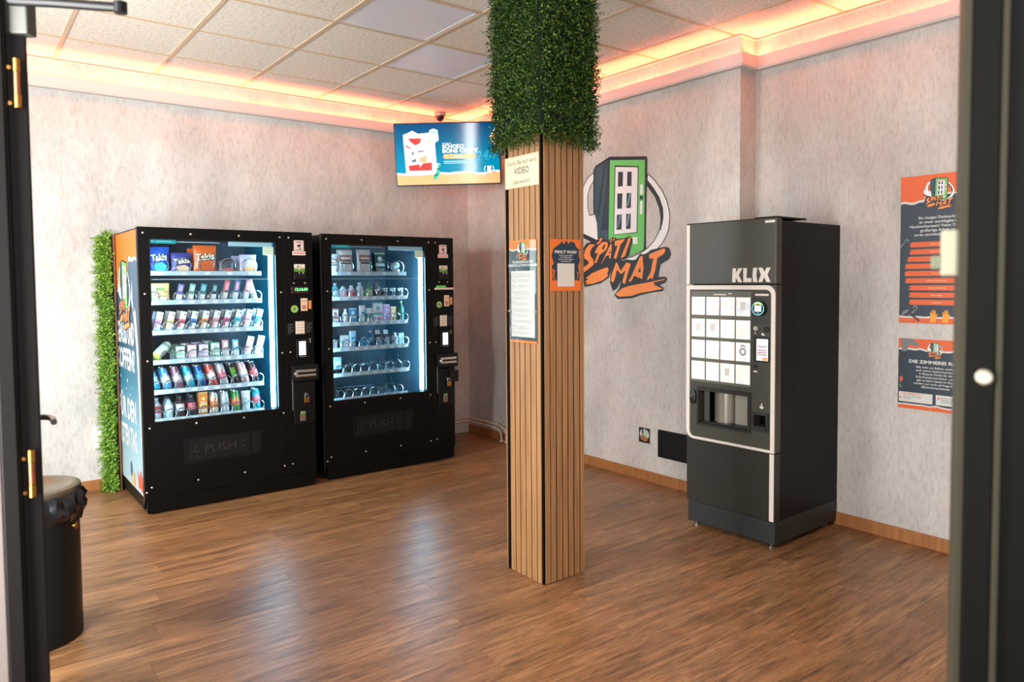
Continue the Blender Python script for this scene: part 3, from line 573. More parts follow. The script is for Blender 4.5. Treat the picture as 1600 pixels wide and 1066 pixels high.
    for i in range(3):
        for j in range(4): kk.box((1.003+.0195*i, -.009, 1.115+.0205*j), (1.018+.0195*i, -.006, 1.131+.0205*j))
    kk.build('keypad_keys', mat('key_cream', (234, 214, 198), .45), cp)
    gb = MB()
    for j in range(7):
        gb.rect(.940, 1.178-.011*j, .940+(.044, .036, .047, .03, .044, .04, .02)[j], 1.182-.011*j, F(.0016)).rect(1.074, 1.182-.011*j, 1.074+(.044, .047, .032, .045, .038, .046, .03)[j], 1.186-.011*j, F(.0016))
    gb.build('small_print', mat('grey_print', (86, 80, 78), .6), cp)
    MB().box((.996, -.014, .940), (1.086, 0, 1.072), .005).build('card_terminal', BLACK2, cp)
    MB().rect(1.014, .958, 1.064, 1.056, F(.0145)).build('terminal_screen', mat('terminal_lit', (236, 242, 248), .3, emit=1.0), cp)
    MB().rect(1.02, .944, 1.068, .949, F(.0145)).rect(1.095, 1.04, 1.108, 1.075, F(.0016)).build('terminal_print', mat('grey_print2', (120, 112, 108), .6), cp)
    hh = MB().box((.958, -.030, .776), (1.15, 0, .886), .004).build('handle_housing', BLACK2, cp)
    MB().tube([(.972, -.040, .846), (1.122, -.040, .846)], .0125, 12).tube([(.972, -.040, .814), (1.122, -.040, .814)], .0125, 12).build('chrome_handle', CHROME, cp, True)
    MB().lathe([(.014, -.028), (.014, -.05), (.01, -.054)], 14, (.976, 0, .83), 'y').build('handle_lock', CHROME, cp, True)
    for x, r in ((.962, .008), (.985, .006)): MB().lathe([(r, -.001), (r, -.016)], 10, (x, 0, .788), 'y').build('handle_screw', CHROME, cp, True)
    MB().box((.963, -.004, .565), (.968, 0, .775), .001).build('cover_edge', mat('steel_edge', (190, 180, 172), .3, .9), cp)
    MB().box((.970, -.012, .462), (Wd-.004, 0, .762), .004).build('lock_cover', mat('lock_cover_black', (14, 13, 14), .4, spec=.25), cp)
    if second: MB().box((1.078, -.035, .650), (1.152, 0, .742), .005).build('lock_box', BLACK2, cp)
    MB().box((1.012, -.022, .486), (1.052, -.012, .538), .003).build('key_block', mat('lock_block', (138, 116, 98), .4, .6), cp)
    MB().box((1.016, -.024, .538), (1.050, -.012, .556), .003).build('key_block_top', mat('lock_green', (112, 148, 78), .5), cp)
    ps = MB().lathe([(.012, -.012), (.012, -.02)], 12, (1.054, 0, .676), 'y').build('hasp', STEEL, cp, True)
    # padlock: a thing of its own hanging from the hasp
    X = loc[0]+1.055
    p = thing('padlock', 'small brass padlock hanging on the '+('corner' if second else 'hedge-side')+' vending machine', 'padlock', (X, loc[1]-.034, .618), (0, 0, 0), 'brass padlocks on the vending machines')
    MB().box((-.019, -.008, 0), (.019, .008, .038), .003).build('lock_body', BRASS, p)
    MB().tube([(-.012, 0, .034), (-.012, 0, .052)]+[(-.012*math.cos(PI*k/8), 0, .052+.012*math.sin(PI*k/8)) for k in range(1, 8)]+[(.012, 0, .052), (.012, 0, .034)], .003, 8).build('shackle', CHROME, p, True)
    return t
VM1 = vending((.933, 5.037, 0), 'black glass-front vending machine with printed side panel beside the green hedge strip', False)
VM2 = vending((2.160, 5.081, 0), 'black glass-front vending machine half empty below, next to the corner pipes', True)
def side_print():
    # u runs from the back edge to the front edge of the outer side wall
    fr = ((-.0005, .82, 0), (0, -1, 0), (0, 0, 1)); g = lambda k: fr_at(fr, .0006*k)
    s = MB().rect(.0, .115, .772, 1.815, g(1)).build('side_graphic', gradient_material('side_blue', [(0, (176, 198, 204)), (.22, (122, 170, 188)), (.45, (28, 106, 136)), (.62, (24, 74, 106)), (.8, (52, 84, 114)), (1, (76, 104, 132))], 2, .1, 1.7), VM1)
    polys(VM1, 'torn_edge', mat('torn_white', (208, 210, 210), .5), fr, [[(0, 1.815), (.772, 1.815), (.772, 1.655)]+jag(.772, .50, 1.62, .012, 6, 1)+jag(.46, .28, 1.50, .015, 4, 2)+jag(.26, 0, 1.415, .012, 5, 3), [(.60, 1.5)]+jag(.62, .70, 1.3, .03, 4, 9)+[(.74, 1.08), (.772, .7), (.772, .2), (.735, .6), (.69, 1.05), (.62, 1.28), (.56, 1.38)]], .0012)
    polys(VM1, 'orange_top', C((222, 116, 36)), fr, [[(0, 1.815), (.772, 1.815), (.772, 1.70)]+jag(.772, .52, 1.65, .012, 6, 4)+jag(.47, .28, 1.535, .012, 4, 5)+jag(.26, .0, 1.44, .01, 5, 6), [(0, 1.30), (.05, 1.28), (.06, 1.12), (.02, .98), (0, .96)]], .0018)
    k = .50
    logo(VM1, fr, .335, 1.40, .44, off=.0024)
    wt = mat('side_white_print', (206, 212, 216), .5)
    for i, (st, z0, z1) in enumerate((('GENUSS UND', 1.075, 1.215), ('KOFFEIN?', .900, 1.035), ('FÜR DEN', .560, .697), ('BESTEN TAG', .370, .505))):
        text(st, VM1, 'side_lettering', wt, fr_at(fr, .0024), .325, z0, z1-z0, .60, bold=.035)
    polys(VM1, 'side_bubbles', mat('bubble_white', (206, 230, 238), .5), fr, [[(x+r_*math.cos(a*PI/5), z+r_*math.sin(a*PI/5)) for a in range(10)] for x, z, r_ in ((.12, .83, .012), (.36, .82, .014), (.2, .74, .007), (.3, .76, .008), (.44, .73, .01), (.5, .78, .007), (.15, .72, .006), (.4, .7, .006))], .0022)
    f2 = fr_at(fr, .0026)
    MB().disc(.40, .225, .035, f2, 0, 20, .05).build('blue_fruit', C((52, 98, 142)), VM1); MB().disc(.47, .165, .045, f2, 0, 20, .05).build('orange_fruit', C((232, 170, 92)), VM1)
    polys(VM1, 'red_fruit', C((226, 86, 60)), fr, [[(.60, .26), (.66, .20), (.70, .27), (.76, .22), (.768, .13), (.70, .15), (.64, .14)]], .0026)
    MB().prism([(.02, .40), (.06, .37), (.07, .33), (.03, .31)], f2).build('green_leaf', C((92, 142, 70)), VM1)
side_print()
# ------------------------------------------------------------ goods in the machines: every one a thing of its own
ORD = 'first second third fourth fifth sixth seventh eighth ninth tenth'.split(); ROW = ['top', 'second', 'third', 'fourth', 'fifth', 'bottom']
def place(vm, row, x, tilt=0, yaw=0, dy=.0, roll=0):
    L = vm.location; return (L.x+x, L.y+.115+dy, RAIL[row]-.002), (tilt, roll, yaw)
def bag(t, w, h, d, c, c2, word=None, wc=(250, 240, 200), belly=(250, 220, 170)):
    nx, nz = 8, 9; mb = MB()
    for side in (-1, 1):
        vs = []
        for j in range(nz+1):
            for i in range(nx+1):
                a, b = i/nx, j/nz; bulge = (math.sin(PI*a)**.6)*(math.sin(PI*min(1, b*1.02))**.55) if 0 < b < 1 else 0
                wv = .5+.5*(1-abs(2*b-1)**3*.0); xx = (a-.5)*w*(1-.06*math.sin(PI*b))
                vs.append((xx, side*d*.5*bulge+.001*side, b*h))
        fs = [(j*(nx+1)+i, j*(nx+1)+i+1, (j+1)*(nx+1)+i+1, (j+1)*(nx+1)+i) for j in range(nz) for i in range(nx)]
        mb.add(vs, fs if side < 0 else [f[::-1] for f in fs])
    mb.build('pouch', C(c, .32), t, True)
    mb = MB()
    for sx in range(14): mb.box((-w/2+w*sx/14, -.0025, h-.012), (-w/2+w*(sx+.6)/14, .0025, h+.001))
    mb.build('crimped_seal', C(c2, .35), t)
    f = ((0, -d*.5-.003, 0), (1, 0, 0), (0, 0, 1))
    MB().prism([(-w*.30, h*.10), (w*.28, h*.10), (w*.34, h*.28), (w*.12, h*.40), (-w*.1, h*.36), (-w*.33, h*.30)], f).build('snack_picture', C(belly, .4), t)
    if word:
        text(word, t, 'lettering_shadow', mat('print_black', (22, 22, 24), .5), ((.002, -d*.5-.0035, -.002), (1, 0, .12), (-.05, 0, 1)), 0, h*.47, h*.24, w*.80, bold=.07)
        text(word, t, 'lettering', C(wc, .4), ((0, -d*.5-.0042, 0), (1, 0, .12), (-.05, 0, 1)), 0, h*.47, h*.24, w*.78, bold=.03)
def carton(t, w, h, d, c, c2, c3=None):
    MB().box((-w/2, 0, 0), (w/2, d, h), .0012).build('carton', C(c, .4), t)
    f = F(.0006)
    MB().rect(-w*.42, h*.36, w*.42, h*.50, f).disc(0, h*.70, w*.22, f, 0, 12).rect(-w*.5, h*.93, w*.5, h*.99, f).build('carton_print', C(c2, .45), t)
    if c3: MB().rect(-w*.4, h*.10, w*.4, h*.26, f).rect(-w*.3, h*.53, w*.3, h*.57, f).build('carton_band', C(c3, .45), t)
def stick(t, w, h, c, c2):
    MB().box((-w/2, 0, 0), (w/2, .020, h*.42), .001).build('label_card', C((238, 238, 236), .45), t)
    MB().box((-w/2, 0, h*.42), (w/2, .020, h), .003).build('sleeve', C(c, .3), t)
    MB().box((-w*.28, -.0006, h*.55), (w*.28, 0, h*.9)).build('sleeve_print', C(c2, .4), t)
def vbox(t, w, h, c, c2):
    MB().box((-w/2, 0, 0), (w/2, .024, h), .001).build('carton', C((240, 238, 236), .4), t)
    MB().rect(-w*.5, h*.40, w*.5, h*.62, F(.0005)).rect(-w*.5, h*.2, -w*.1, h*.4, F(.0005)).build('colour_band', C(c, .45), t)
    MB().disc(w*.24, h*.86, w*.13, F(.0006), 0, 10).build('round_mark', C(c2, .5), t)
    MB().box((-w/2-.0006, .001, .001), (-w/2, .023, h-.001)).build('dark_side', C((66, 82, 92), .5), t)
def can(t, r, h, c, c2, kind=0):
    MB().lathe([(r*.72, 0), (r*.92, .004), (r, .012), (r, h-.022), (r*.80, h-.006), (r*.78, h)], 20).build('can', C(c, .28, metal=.35), t, True)
    MB().lathe([(r*.80, h-.0005), (r*.80, h+.003), (r*.70, h+.003), (r*.68, h+.0005)], 20).build('lid', mat('can_lid', (206, 210, 212), .25, .9), t, True)
    if kind != 1: MB().lathe([(r*1.006, h*.30), (r*1.006, h*.62)], 20, cap=False).build('label_band', C(c2, .35), t, True)
    f = ((0, -r*1.012, 0), (1, 0, 0), (0, 0, 1))
    if kind == 1:      # black can with three green claw strokes
        polys(t, 'claw_mark', C((118, 214, 48), .4), f, [[(x-.002, h*.80), (x+.002, h*.80), (x+.003, h*.60), (x+.0015, h*(.36+.05*j)), (x-.0015, h*.42), (x-.0028, h*.6)] for j, x in enumerate((-.010, 0, .010))])
    else:
        MB().prism([(-r*.4, h*.7), (r*.4, h*.78), (r*.3, h*.66), (-r*.3, h*.6)], f).build('print', C(c2, .4), t)
def bottle(t, r, h, c, c2, cap=(240, 240, 240), lab=(.32, .62)):
    MB().lathe([(r*.9, 0), (r, .006), (r, h*.60), (r*.92, h*.68), (r*.42, h*.84), (r*.40, h*.90)], 20).build('bottle', C(c, .2, coat=.3), t, True)
    MB().lathe([(r*.46, h*.89), (r*.46, h*.985), (r*.38, h)], 16).build('cap', C(cap, .4), t, True)
    MB().lathe([(r*1.01, h*lab[0]), (r*1.01, h*lab[1])], 20, cap=False).build('label', C(c2, .45), t, True)
def cup(t, r, h, c, c2, lid=(236, 236, 232)):
    MB().lathe([(r*.76, 0), (r*.98, h*.93)], 20).build('cup', C(c, .4), t, True)
    MB().lathe([(r*.85*1.02, h*.30), (r*.93*1.02, h*.66)], 20, cap=False).build('label', C(c2, .45), t, True)
    MB().lathe([(r*1.04, h*.92), (r*1.04, h*.96), (r*.9, h)], 20).build('lid', C(lid, .35), t, True)
def tubepack(t, w, h, c, c2):
    vs = []; mb = MB(); n = 16
    for a, (rx, ry) in ((0, (w*.42, w*.42)), (h*.12, (w*.44, w*.42)), (h*.6, (w*.48, w*.25)), (h, (w*.5, .002))):
        vs += [(rx*math.cos(2*PI*k/n), ry*math.sin(2*PI*k/n), a) for k in range(n)]
    mb.add(vs, [(j*n+k, j*n+(k+1) % n, (j+1)*n+(k+1) % n, (j+1)*n+k) for j in range(3) for k in range(n)]+[tuple(range(n))[::-1], tuple(range(3*n, 4*n))])
    mb.build('tube', C(c, .35), t, True)
    MB().lathe([(w*.40, -.016), (w*.40, .001)], n).build('cap', C(c2, .4), t, True)
    MB().rect(-w*.3, h*.35, w*.3, h*.6, F(w*.36)).build('print', C(c2, .45), t)
def item(vm, row, i, x, look, name, cat, tilt=0, yaw=0, dy=0, lane=None, behind=False, roll=0, lift=0):
    loc, rot = place(vm, row, x, tilt, yaw, dy, roll); loc = (loc[0], loc[1], loc[2]+lift)
    which = 'hedge-side machine' if vm is VM1 else 'corner machine'
    lab = '%s, %s%s on the %s shelf, %s' % (look, 'behind the ' if behind else '', ORD[i], ROW[row], which)
    assert len(lab.replace('-', '').split()) <= 16, lab
    return thing(name, lab, cat, loc, rot, '%s shelf of the %s' % (ROW[row], which))
def goods():
    R = random.Random(4); rj = lambda a: R.uniform(-a, a)
    # first machine
    b = [('bright blue snack bag with white lettering', .118, .172, (44, 92, 196), (30, 66, 150), 'Takis', (250, 246, 232), (64, 196, 214), 0, -.10), ('violet snack bag with white lettering', .128, .135, (74, 78, 160), (52, 52, 120), 'Takis', (250, 244, 220), (236, 206, 178), .0, .02),
         ('orange snack bag with white lettering', .150, .186, (240, 112, 44), (224, 96, 36), 'Takis', (250, 244, 220), (206, 96, 52), 0, 0), ('small charcoal snack bag with red print', .112, .092, (84, 90, 100), (52, 56, 62), None, 0, (206, 112, 104), 0, .1), ('lilac and white snack bag', .118, .130, (206, 196, 222), (172, 158, 196), None, 0, (226, 170, 120), 0, 0)]
    for i, (lk, w, h, c, c2, wd, wc, be, ti, ya) in enumerate(b):
        t = item(VM1, 0, i, (.146, .278, .428, .568, .712)[i], lk, 'snack_bag', 'snack bag', ti-.05, ya, .0, lift=.002)
        bag(t, w, h, .045, c, c2, wd, wc or (250, 250, 250), be)
    for i, (c, lk) in ((0, ((40, 84, 180), 'blue snack bag')), (2, ((236, 104, 40), 'orange snack bag')), (4, ((200, 190, 220), 'lilac snack bag'))):
        t = item(VM1, 0, i, (.146, 0, .415, 0, .69)[i], lk+'', 'snack_bag', 'snack bag', -.05, 0, .10, behind=True); bag(t, .12 if i != 2 else .15, .17 if i != 4 else .125, .045, c, c, None)
    t = item(VM1, 1, 0, .145, 'cream and yellow sweets pouch with coloured dots', 'sweets_pouch', 'sweets pouch', -.04)
    bag(t, .112, .126, .03, (244, 226, 150), (238, 190, 110), None, belly=(250, 240, 196))
    text('mix', t, 'lettering', C((70, 140, 70)), F(.0195), 0, .082, .018, .05, bold=.03)
    dm = MB()
    for k in range(12): dm.disc(R.uniform(-.036, .036), R.uniform(.032, .078), .005, F(.019), 0, 8)
    dm.build('dot_print', C((214, 120, 96)), t)
    ST = [('violet', (128, 118, 182), (190, 180, 226)), ('mint green', (142, 200, 178), (206, 236, 220)), ('teal', (70, 160, 172), (150, 210, 214)), ('dark teal', (46, 84, 96), (140, 200, 206)), ('rose red', (214, 112, 126), (240, 180, 186)), ('blue and pink', (110, 120, 160), (236, 170, 190)), ('pink', (226, 146, 166), (246, 206, 214)), ('pale pink', (236, 170, 178), (250, 216, 220))]
    for i, (n, c, c2) in enumerate(ST):
        t = item(VM1, 1, i+1, .252+.0722*i+rj(.002), 'slim %s pack with white label foot' % n, 'slim_pack', 'slim pack', (.22 if i < 7 else .12), rj(.06), .0, roll=(.16 if i < 7 else -.32), lift=.002 if i < 7 else .01)
        stick(t, .034, .122 if i < 4 else .145, c, c2)
    VB = [('pink', (236, 150, 176)), ('yellow', (240, 222, 150)), ('red', (226, 110, 120)), ('blue', (92, 150, 206)), ('orange', (240, 168, 112)), ('rose', (240, 170, 186)), ('magenta', (220, 110, 150)), ('turquoise', (70, 196, 206)), ('light pink', (246, 180, 196)), ('petrol', (30, 140, 170))]
    for i, (n, c) in enumerate(VB):
        t = item(VM1, 2, i, .113+.0718*i, 'white carton with %s band leaning forward' % n, 'small_carton', 'small carton', .2, rj(.05), .004, roll=.20, lift=.004)
        vbox(t, .040, .134, c, (60, 66, 72))
        t = item(VM1, 2, i, .104+.0718*i, 'white carton with %s band' % n, 'small_carton', 'small carton', .2, rj(.05), .075, behind=True, roll=.2, lift=.004)
        vbox(t, .040, .134, c, (60, 66, 72))
    t = item(VM1, 3, 0, .148, 'slanted pale yellow wrapped roll pack', 'wrapped_roll', 'wrapped roll', 0, 0, .0, lift=.03)
    MB().tube([(-.045, -.01, .005), (-.03, 0, .018), (.035, .05, .068), (.045, .06, .076)], [.028, .032, .032, .026], 16).build('wrapper', C((226, 232, 206), .3), t, True)
    MB().tube([(-.050, -.012, .0), (-.038, -.006, .011)], [.031, .0335], 16).build('yellow_end', C((222, 216, 84), .35), t, True)
    MB().tube([(.018, .035, .054), (.028, .044, .062)], .0327, 16).build('grey_band', C((150, 168, 166), .4), t, True)
    BX = [('mint', (160, 214, 190), .052, .094), ('pale pink', (240, 200, 216), .052, .098), ('lilac', (206, 186, 222), .056, .100), ('green and yellow', (150, 208, 180), .054, .106)]
    for i, (n, c, w, h) in enumerate(BX):
        t = item(VM1, 3, i+1, (.258, .330, .405, .479)[i], 'white and %s deep carton' % n, 'flat_carton', 'carton', 0, -.12, .0); carton(t, w, h, .12, (242, 244, 242), c, c)
        MB().box((-w/2-.0006, .0, h-.001), (w/2+.0006, .121, h+.001)).box((-w/2-.0008, 0, 0), (-w/2, .121, h)).build('coloured_top', C(c, .4), t)
        t = item(VM1, 3, i+1, (.25, .322, .397, .471)[i], 'white and %s deep carton' % n, 'flat_carton', 'carton', 0, -.12, .135, behind=True); carton(t, w, h*1.03, .12, (242, 244, 242), c, c)
    for i, (n, c, x) in enumerate((('rose', (232, 160, 170), .549), ('aqua', (110, 196, 206), .618))):
        t = item(VM1, 3, i+5, x, 'slim %s topped white carton' % n, 'slim_pack', 'slim pack', -.1, 0, .0); stick(t, .040, .122, c, (250, 246, 244))
    for i, (n, c, x) in enumerate((('faint red', (240, 190, 186), .689), ('faint grey', (200, 206, 210), .762))):
        t = item(VM1, 3, i+7, x, 'tall white carton with %s band leaning forward' % n, 'small_carton', 'small carton', .2, 0, .004, roll=.2, lift=.004); vbox(t, .046, .138, c, (70, 60, 66))
    CN = [('aqua', (60, 176, 196), (220, 240, 244), 0), ('sky blue and white', (96, 170, 220), (232, 240, 246), 0), ('plum and silver', (150, 96, 120), (226, 206, 214), 0), ('cyan', (40, 176, 206), (200, 236, 242), 0), ('deep blue', (20, 92, 156), (90, 180, 220), 0), ('red and white', (222, 84, 74), (244, 232, 228), 0), ('silver and rose', (206, 210, 216), (222, 120, 136), 0), ('black with green claw marks', (20, 24, 24), (118, 214, 48), 1), ('pink and white', (232, 176, 188), (248, 240, 240), 0), ('black and red floral', (54, 40, 44), (214, 92, 96), 0)]
    for i, (n, c, c2, k) in enumerate(CN):
        t = item(VM1, 4, i, .113+.0718*i, 'slim drink can, %s' % n, 'drink_can', 'drink can', -.12, 0, .02, roll=-.24, lift=.005); can(t, .0262, .146, c, c2, k)
        t = item(VM1, 4, i, .113+.0718*i, '%s drink can' % n, 'drink_can', 'drink can', -.12, 0, .095, behind=True, roll=-.24, lift=.005); can(t, .0262, .146, c, c2, k)
    B6 = [('red and white bottle', 'b', (226, 200, 200), (206, 70, 70), (236, 230, 228)), ('silver drink bottle', 'b', (186, 200, 206), (226, 232, 236), (40, 44, 50)), ('dark cola bottle with white label', 'b', (66, 50, 50), (226, 220, 222), (40, 36, 38)), ('black and red bottle', 'b', (46, 52, 60), (206, 96, 110), (60, 62, 70)), ('tall orange juice carton', 'x', (240, 146, 72), (246, 220, 150), 0), ('white and orange can', 'c', (236, 224, 206), (226, 130, 60), 0), ('silver white can', 'c', (216, 224, 230), (176, 190, 204), 0), ('green can with orange print', 'c', (70, 150, 84), (236, 130, 70), 0), ('silver coffee cup', 'u', (206, 214, 222), (176, 182, 190), (226, 230, 234)), ('teal can with red dots', 'c', (30, 140, 152), (196, 90, 104), 0)]
    for i, (lk, k, c, c2, c3) in enumerate(B6):
        for q in ((0, 1) if k in 'bc' else (0,)):
            nm, cat = {'b': ('drink_bottle', 'drink bottle'), 'x': ('juice_carton', 'juice carton'), 'c': ('drink_can', 'drink can'), 'u': ('coffee_cup', 'coffee cup')}[k]
            t = item(VM1, 5, i, .113+.0718*i, lk+('' if q else ''), nm, cat, -.14 if k != 'x' else 0, 0, .03+.07*q, behind=bool(q))
            if k == 'b': bottle(t, .0265, .142, c, c2, c3, (.30, .62))
            elif k == 'x': carton(t, .056, .155, .05, c, c2, (250, 244, 220))
            elif k == 'c': can(t, .0265, .138, c, c2)
            else: cup(t, .030, .135, c, c2, c3)
    # second machine
    P = [('narrow white pouch standing edge-on', .062, .150, (238, 236, 236), .140, -.5), ('white meat snack pouch with brown window band', .128, .182, (240, 238, 238), .231, 0), ('white nut pouch with red brown label', .120, .186, (238, 236, 236), .388, .05)]
    for i, (lk, w, h, c, x, ya) in enumerate(P):
        t = item(VM2, 0, i, x-.004, lk, 'snack_pouch', 'snack pouch', -.05, ya, 0); bag(t, w, h, .04, c, (222, 218, 218), None, belly=(214, 210, 208))
        f = ((0, -.0235, 0), (1, 0, 0), (0, 0, 1))
        MB().rect(-w*.40, h*.50, w*.40, h*.78, f).build('label_print', C((150, 108, 104), .5), t); MB().rect(-w*.3, h*.60, w*.3, h*.68, fr_at(f, .0008)).build('label_line', C((236, 216, 210), .5), t)
        MB().rect(-w*.34, h*.40, w*.34, h*.47, f).build('dark_band', C((66, 70, 80), .5), t)
    t = item(VM2, 0, 3, .531, 'dark green box with pale screen picture', 'flat_carton', 'carton', -.12, .1, 0); carton(t, .096, .168, .04, (30, 58, 62), (206, 222, 226), (120, 140, 140))
    MB().rect(-.03, .152, .03, .162, F(.0012)).build('green_mark', C((90, 190, 96)), t)
    t = item(VM2, 0, 4, .667, 'silver round tin tipped on its side', 'round_tin', 'tin', 0, .2, .02, lift=.004)
    MB().lathe([(.030, 0), (.036, .004), (.037, .034)], 22).build('tin', mat('tin_silver', (206, 212, 214), .3, .5), t, True)
    MB().lathe([(.039, -.012), (.039, .010), (.036, .013)], 22, (0, 0, 0)).build('lid', mat('tin_white', (232, 236, 236), .35), t, True).matrix_local = Matrix.Translation((0, .006, .060)) @ Matrix.Rotation(-.5, 4, 'X')
    B2 = [('teal water bottle', 'b', (96, 176, 184), (210, 236, 236), (226, 236, 236), .118), ('clear bottle with pink label', 'b', (206, 214, 222), (232, 176, 190), (60, 90, 100), .104), ('small pink and white bottle', 'b', (236, 200, 208), (220, 96, 116), (236, 232, 232), .100), ('clear spirit bottle with white label', 'b', (206, 216, 226), (236, 238, 242), (236, 236, 238), .122), ('green glass bottle with round pale label', 'b', (96, 134, 104), (206, 220, 150), (60, 100, 70), .134), ('dark red glass bottle', 'b', (150, 140, 150), (130, 34, 50), (166, 60, 70), .126), ('cup with red foot band', 'u', (236, 234, 230), (90, 84, 84), 0, .078), ('cup with black print band', 'u', (240, 238, 234), (70, 70, 72), 0, .078), ('cup with olive print band', 'u', (238, 236, 230), (120, 122, 96), 0, .078)]
    for i, (lk, k, c, c2, c3, h) in enumerate(B2):
        t = item(VM2, 1, i, (.158, .222, .292, .362, .437, .509, .575, .648, .716)[i], lk, {'b': 'spirit_bottle', 'u': 'small_cup'}[k], {'b': 'bottle', 'u': 'cup'}[k], -.06 if k == 'b' else 0, 0, .03)
        if k == 'b': bottle(t, .029, h, c, c2, c3, (.14, .52))
        else: cup(t, .023, h, c, c2)
    B3 = [('white carton with red top', 'x', .050, .118, (240, 236, 234), (222, 100, 84)), ('white lotion bottle', 'b', .042, .114, (238, 238, 240), (226, 230, 236)), ('blue carton', 'x', .060, .118, (80, 160, 206), (214, 236, 244)), ('white tube with blue cap', 't', .052, .138, (240, 242, 246), (60, 150, 190)), ('white tub with green band', 'u', .056, .116, (236, 240, 238), (120, 190, 176)), ('tall white carton with pink and teal print', 'x', .078, .160, (244, 236, 242), (120, 190, 200)), ('purple carton', 'x', .054, .142, (206, 170, 220), (236, 216, 240)), ('orange carton', 'x', .048, .122, (240, 190, 130), (246, 230, 196)), ('green spray bottle', 'b', .050, .168, (40, 120, 110), (70, 150, 130))]
    for i, (lk, k, w, h, c, c2) in enumerate(B3):
        nm, cat = {'x': ('toiletry_carton', 'carton'), 'b': ('toiletry_bottle', 'bottle'), 't': ('cream_tube', 'tube'), 'u': ('toiletry_tub', 'tub')}[k]
        t = item(VM2, 2, i, (.152, .232, .295, .372, .434, .510, .584, .646, .712)[i], lk, nm, cat, 0, rj(.1), .02, lift=.0)
        if k == 'x': carton(t, w, h, .035, c, c2, (238, 150, 170) if i == 5 else None)
        elif k == 'b': bottle(t, w/2, h, c, c2, (150, 206, 120) if i == 8 else (244, 244, 244))
        elif k == 't': t.location.z += .017; tubepack(t, w, h-.017, c, c2)
        else: cup(t, w/2, h, c, c2)
    B4 = [('small white card fold', 'x', .036, .072, (240, 240, 242), (222, 226, 232)), ('white card carton', 'x', .062, .104, (240, 242, 244), (196, 212, 222)), ('pale blue tube', 't', .056, .134, (170, 216, 236), (40, 150, 200)), ('round blue can lying towards the glass', 'r', .066, .066, (40, 150, 206), (90, 200, 232)), ('dark blue bottle', 'b', .044, .130, (40, 84, 120), (70, 130, 160)), ('black blister pack with pale card', 'l', .060, .140, (44, 52, 58), (206, 216, 222)), ('black blister pack with silver card', 'l', .056, .138, (54, 60, 66), (220, 226, 230)), ('white spray bottle', 'b', .050, .105, (222, 226, 228), (190, 196, 202)), ('grey blue carton', 'x', .046, .098, (150, 176, 190), (60, 110, 150))]
    for i, (lk, k, w, h, c, c2) in enumerate(B4):
        nm, cat = {'x': ('toiletry_carton', 'carton'), 'b': ('toiletry_bottle', 'bottle'), 't': ('cream_tube', 'tube'), 'r': ('round_can', 'can'), 'l': ('blister_pack', 'blister pack')}[k]
        t = item(VM2, 3, i, (.145, .225, .289, .376, .437, .513, .588, .654, .716)[i], lk, nm, cat, -.25 if k == 'l' else 0, rj(.1), .02)
        if k == 'x': carton(t, w, h, .03, c, c2)
        elif k == 'b': bottle(t, w/2, h, c, c2)
        elif k == 't': t.location.z += .017; tubepack(t, w, h-.017, c, c2)
        elif k == 'r':
            MB().lathe([(.028, 0), (.032, .004), (.032, .075)], 22, (0, -.01, .033), 'y').build('can', C(c, .3), t, True); MB().lathe([(.022, -.013), (.022, -.0105)], 20, (0, 0, .033), 'y').build('lid', C(c2, .35), t, True); MB().lathe([(.010, -.015), (.010, -.013)], 14, (0, 0, .033), 'y').build('lid_mark', C((20, 110, 176), .35), t, True)
        else:
            MB().box((-w/2, 0, 0), (w/2, .004, h), .002).build('backing_card', C(c, .4), t); MB().rect(-w*.34, h*.72, w*.36, h*.96, F(.0006)).build('card_print', C(c2, .4), t); MB().box((-w*.3, -.014, h*.06), (w*.3, 0, h*.55), .006).build('blister', mat('blister_plastic', (150, 166, 174), .15), t)
    t = item(VM2, 4, 0, .155, 'lone pale blue tissue pack', 'tissue_pack', 'tissue pack', 0, 0, .0, lift=.04); MB().box((-.034, 0, 0), (.034, .03, .096), .008).build('pack', C((176, 226, 236), .4), t, True); MB().rect(-.022, .035, .022, .065, F(.0006)).build('pack_print', C((236, 248, 250)), t)
goods()
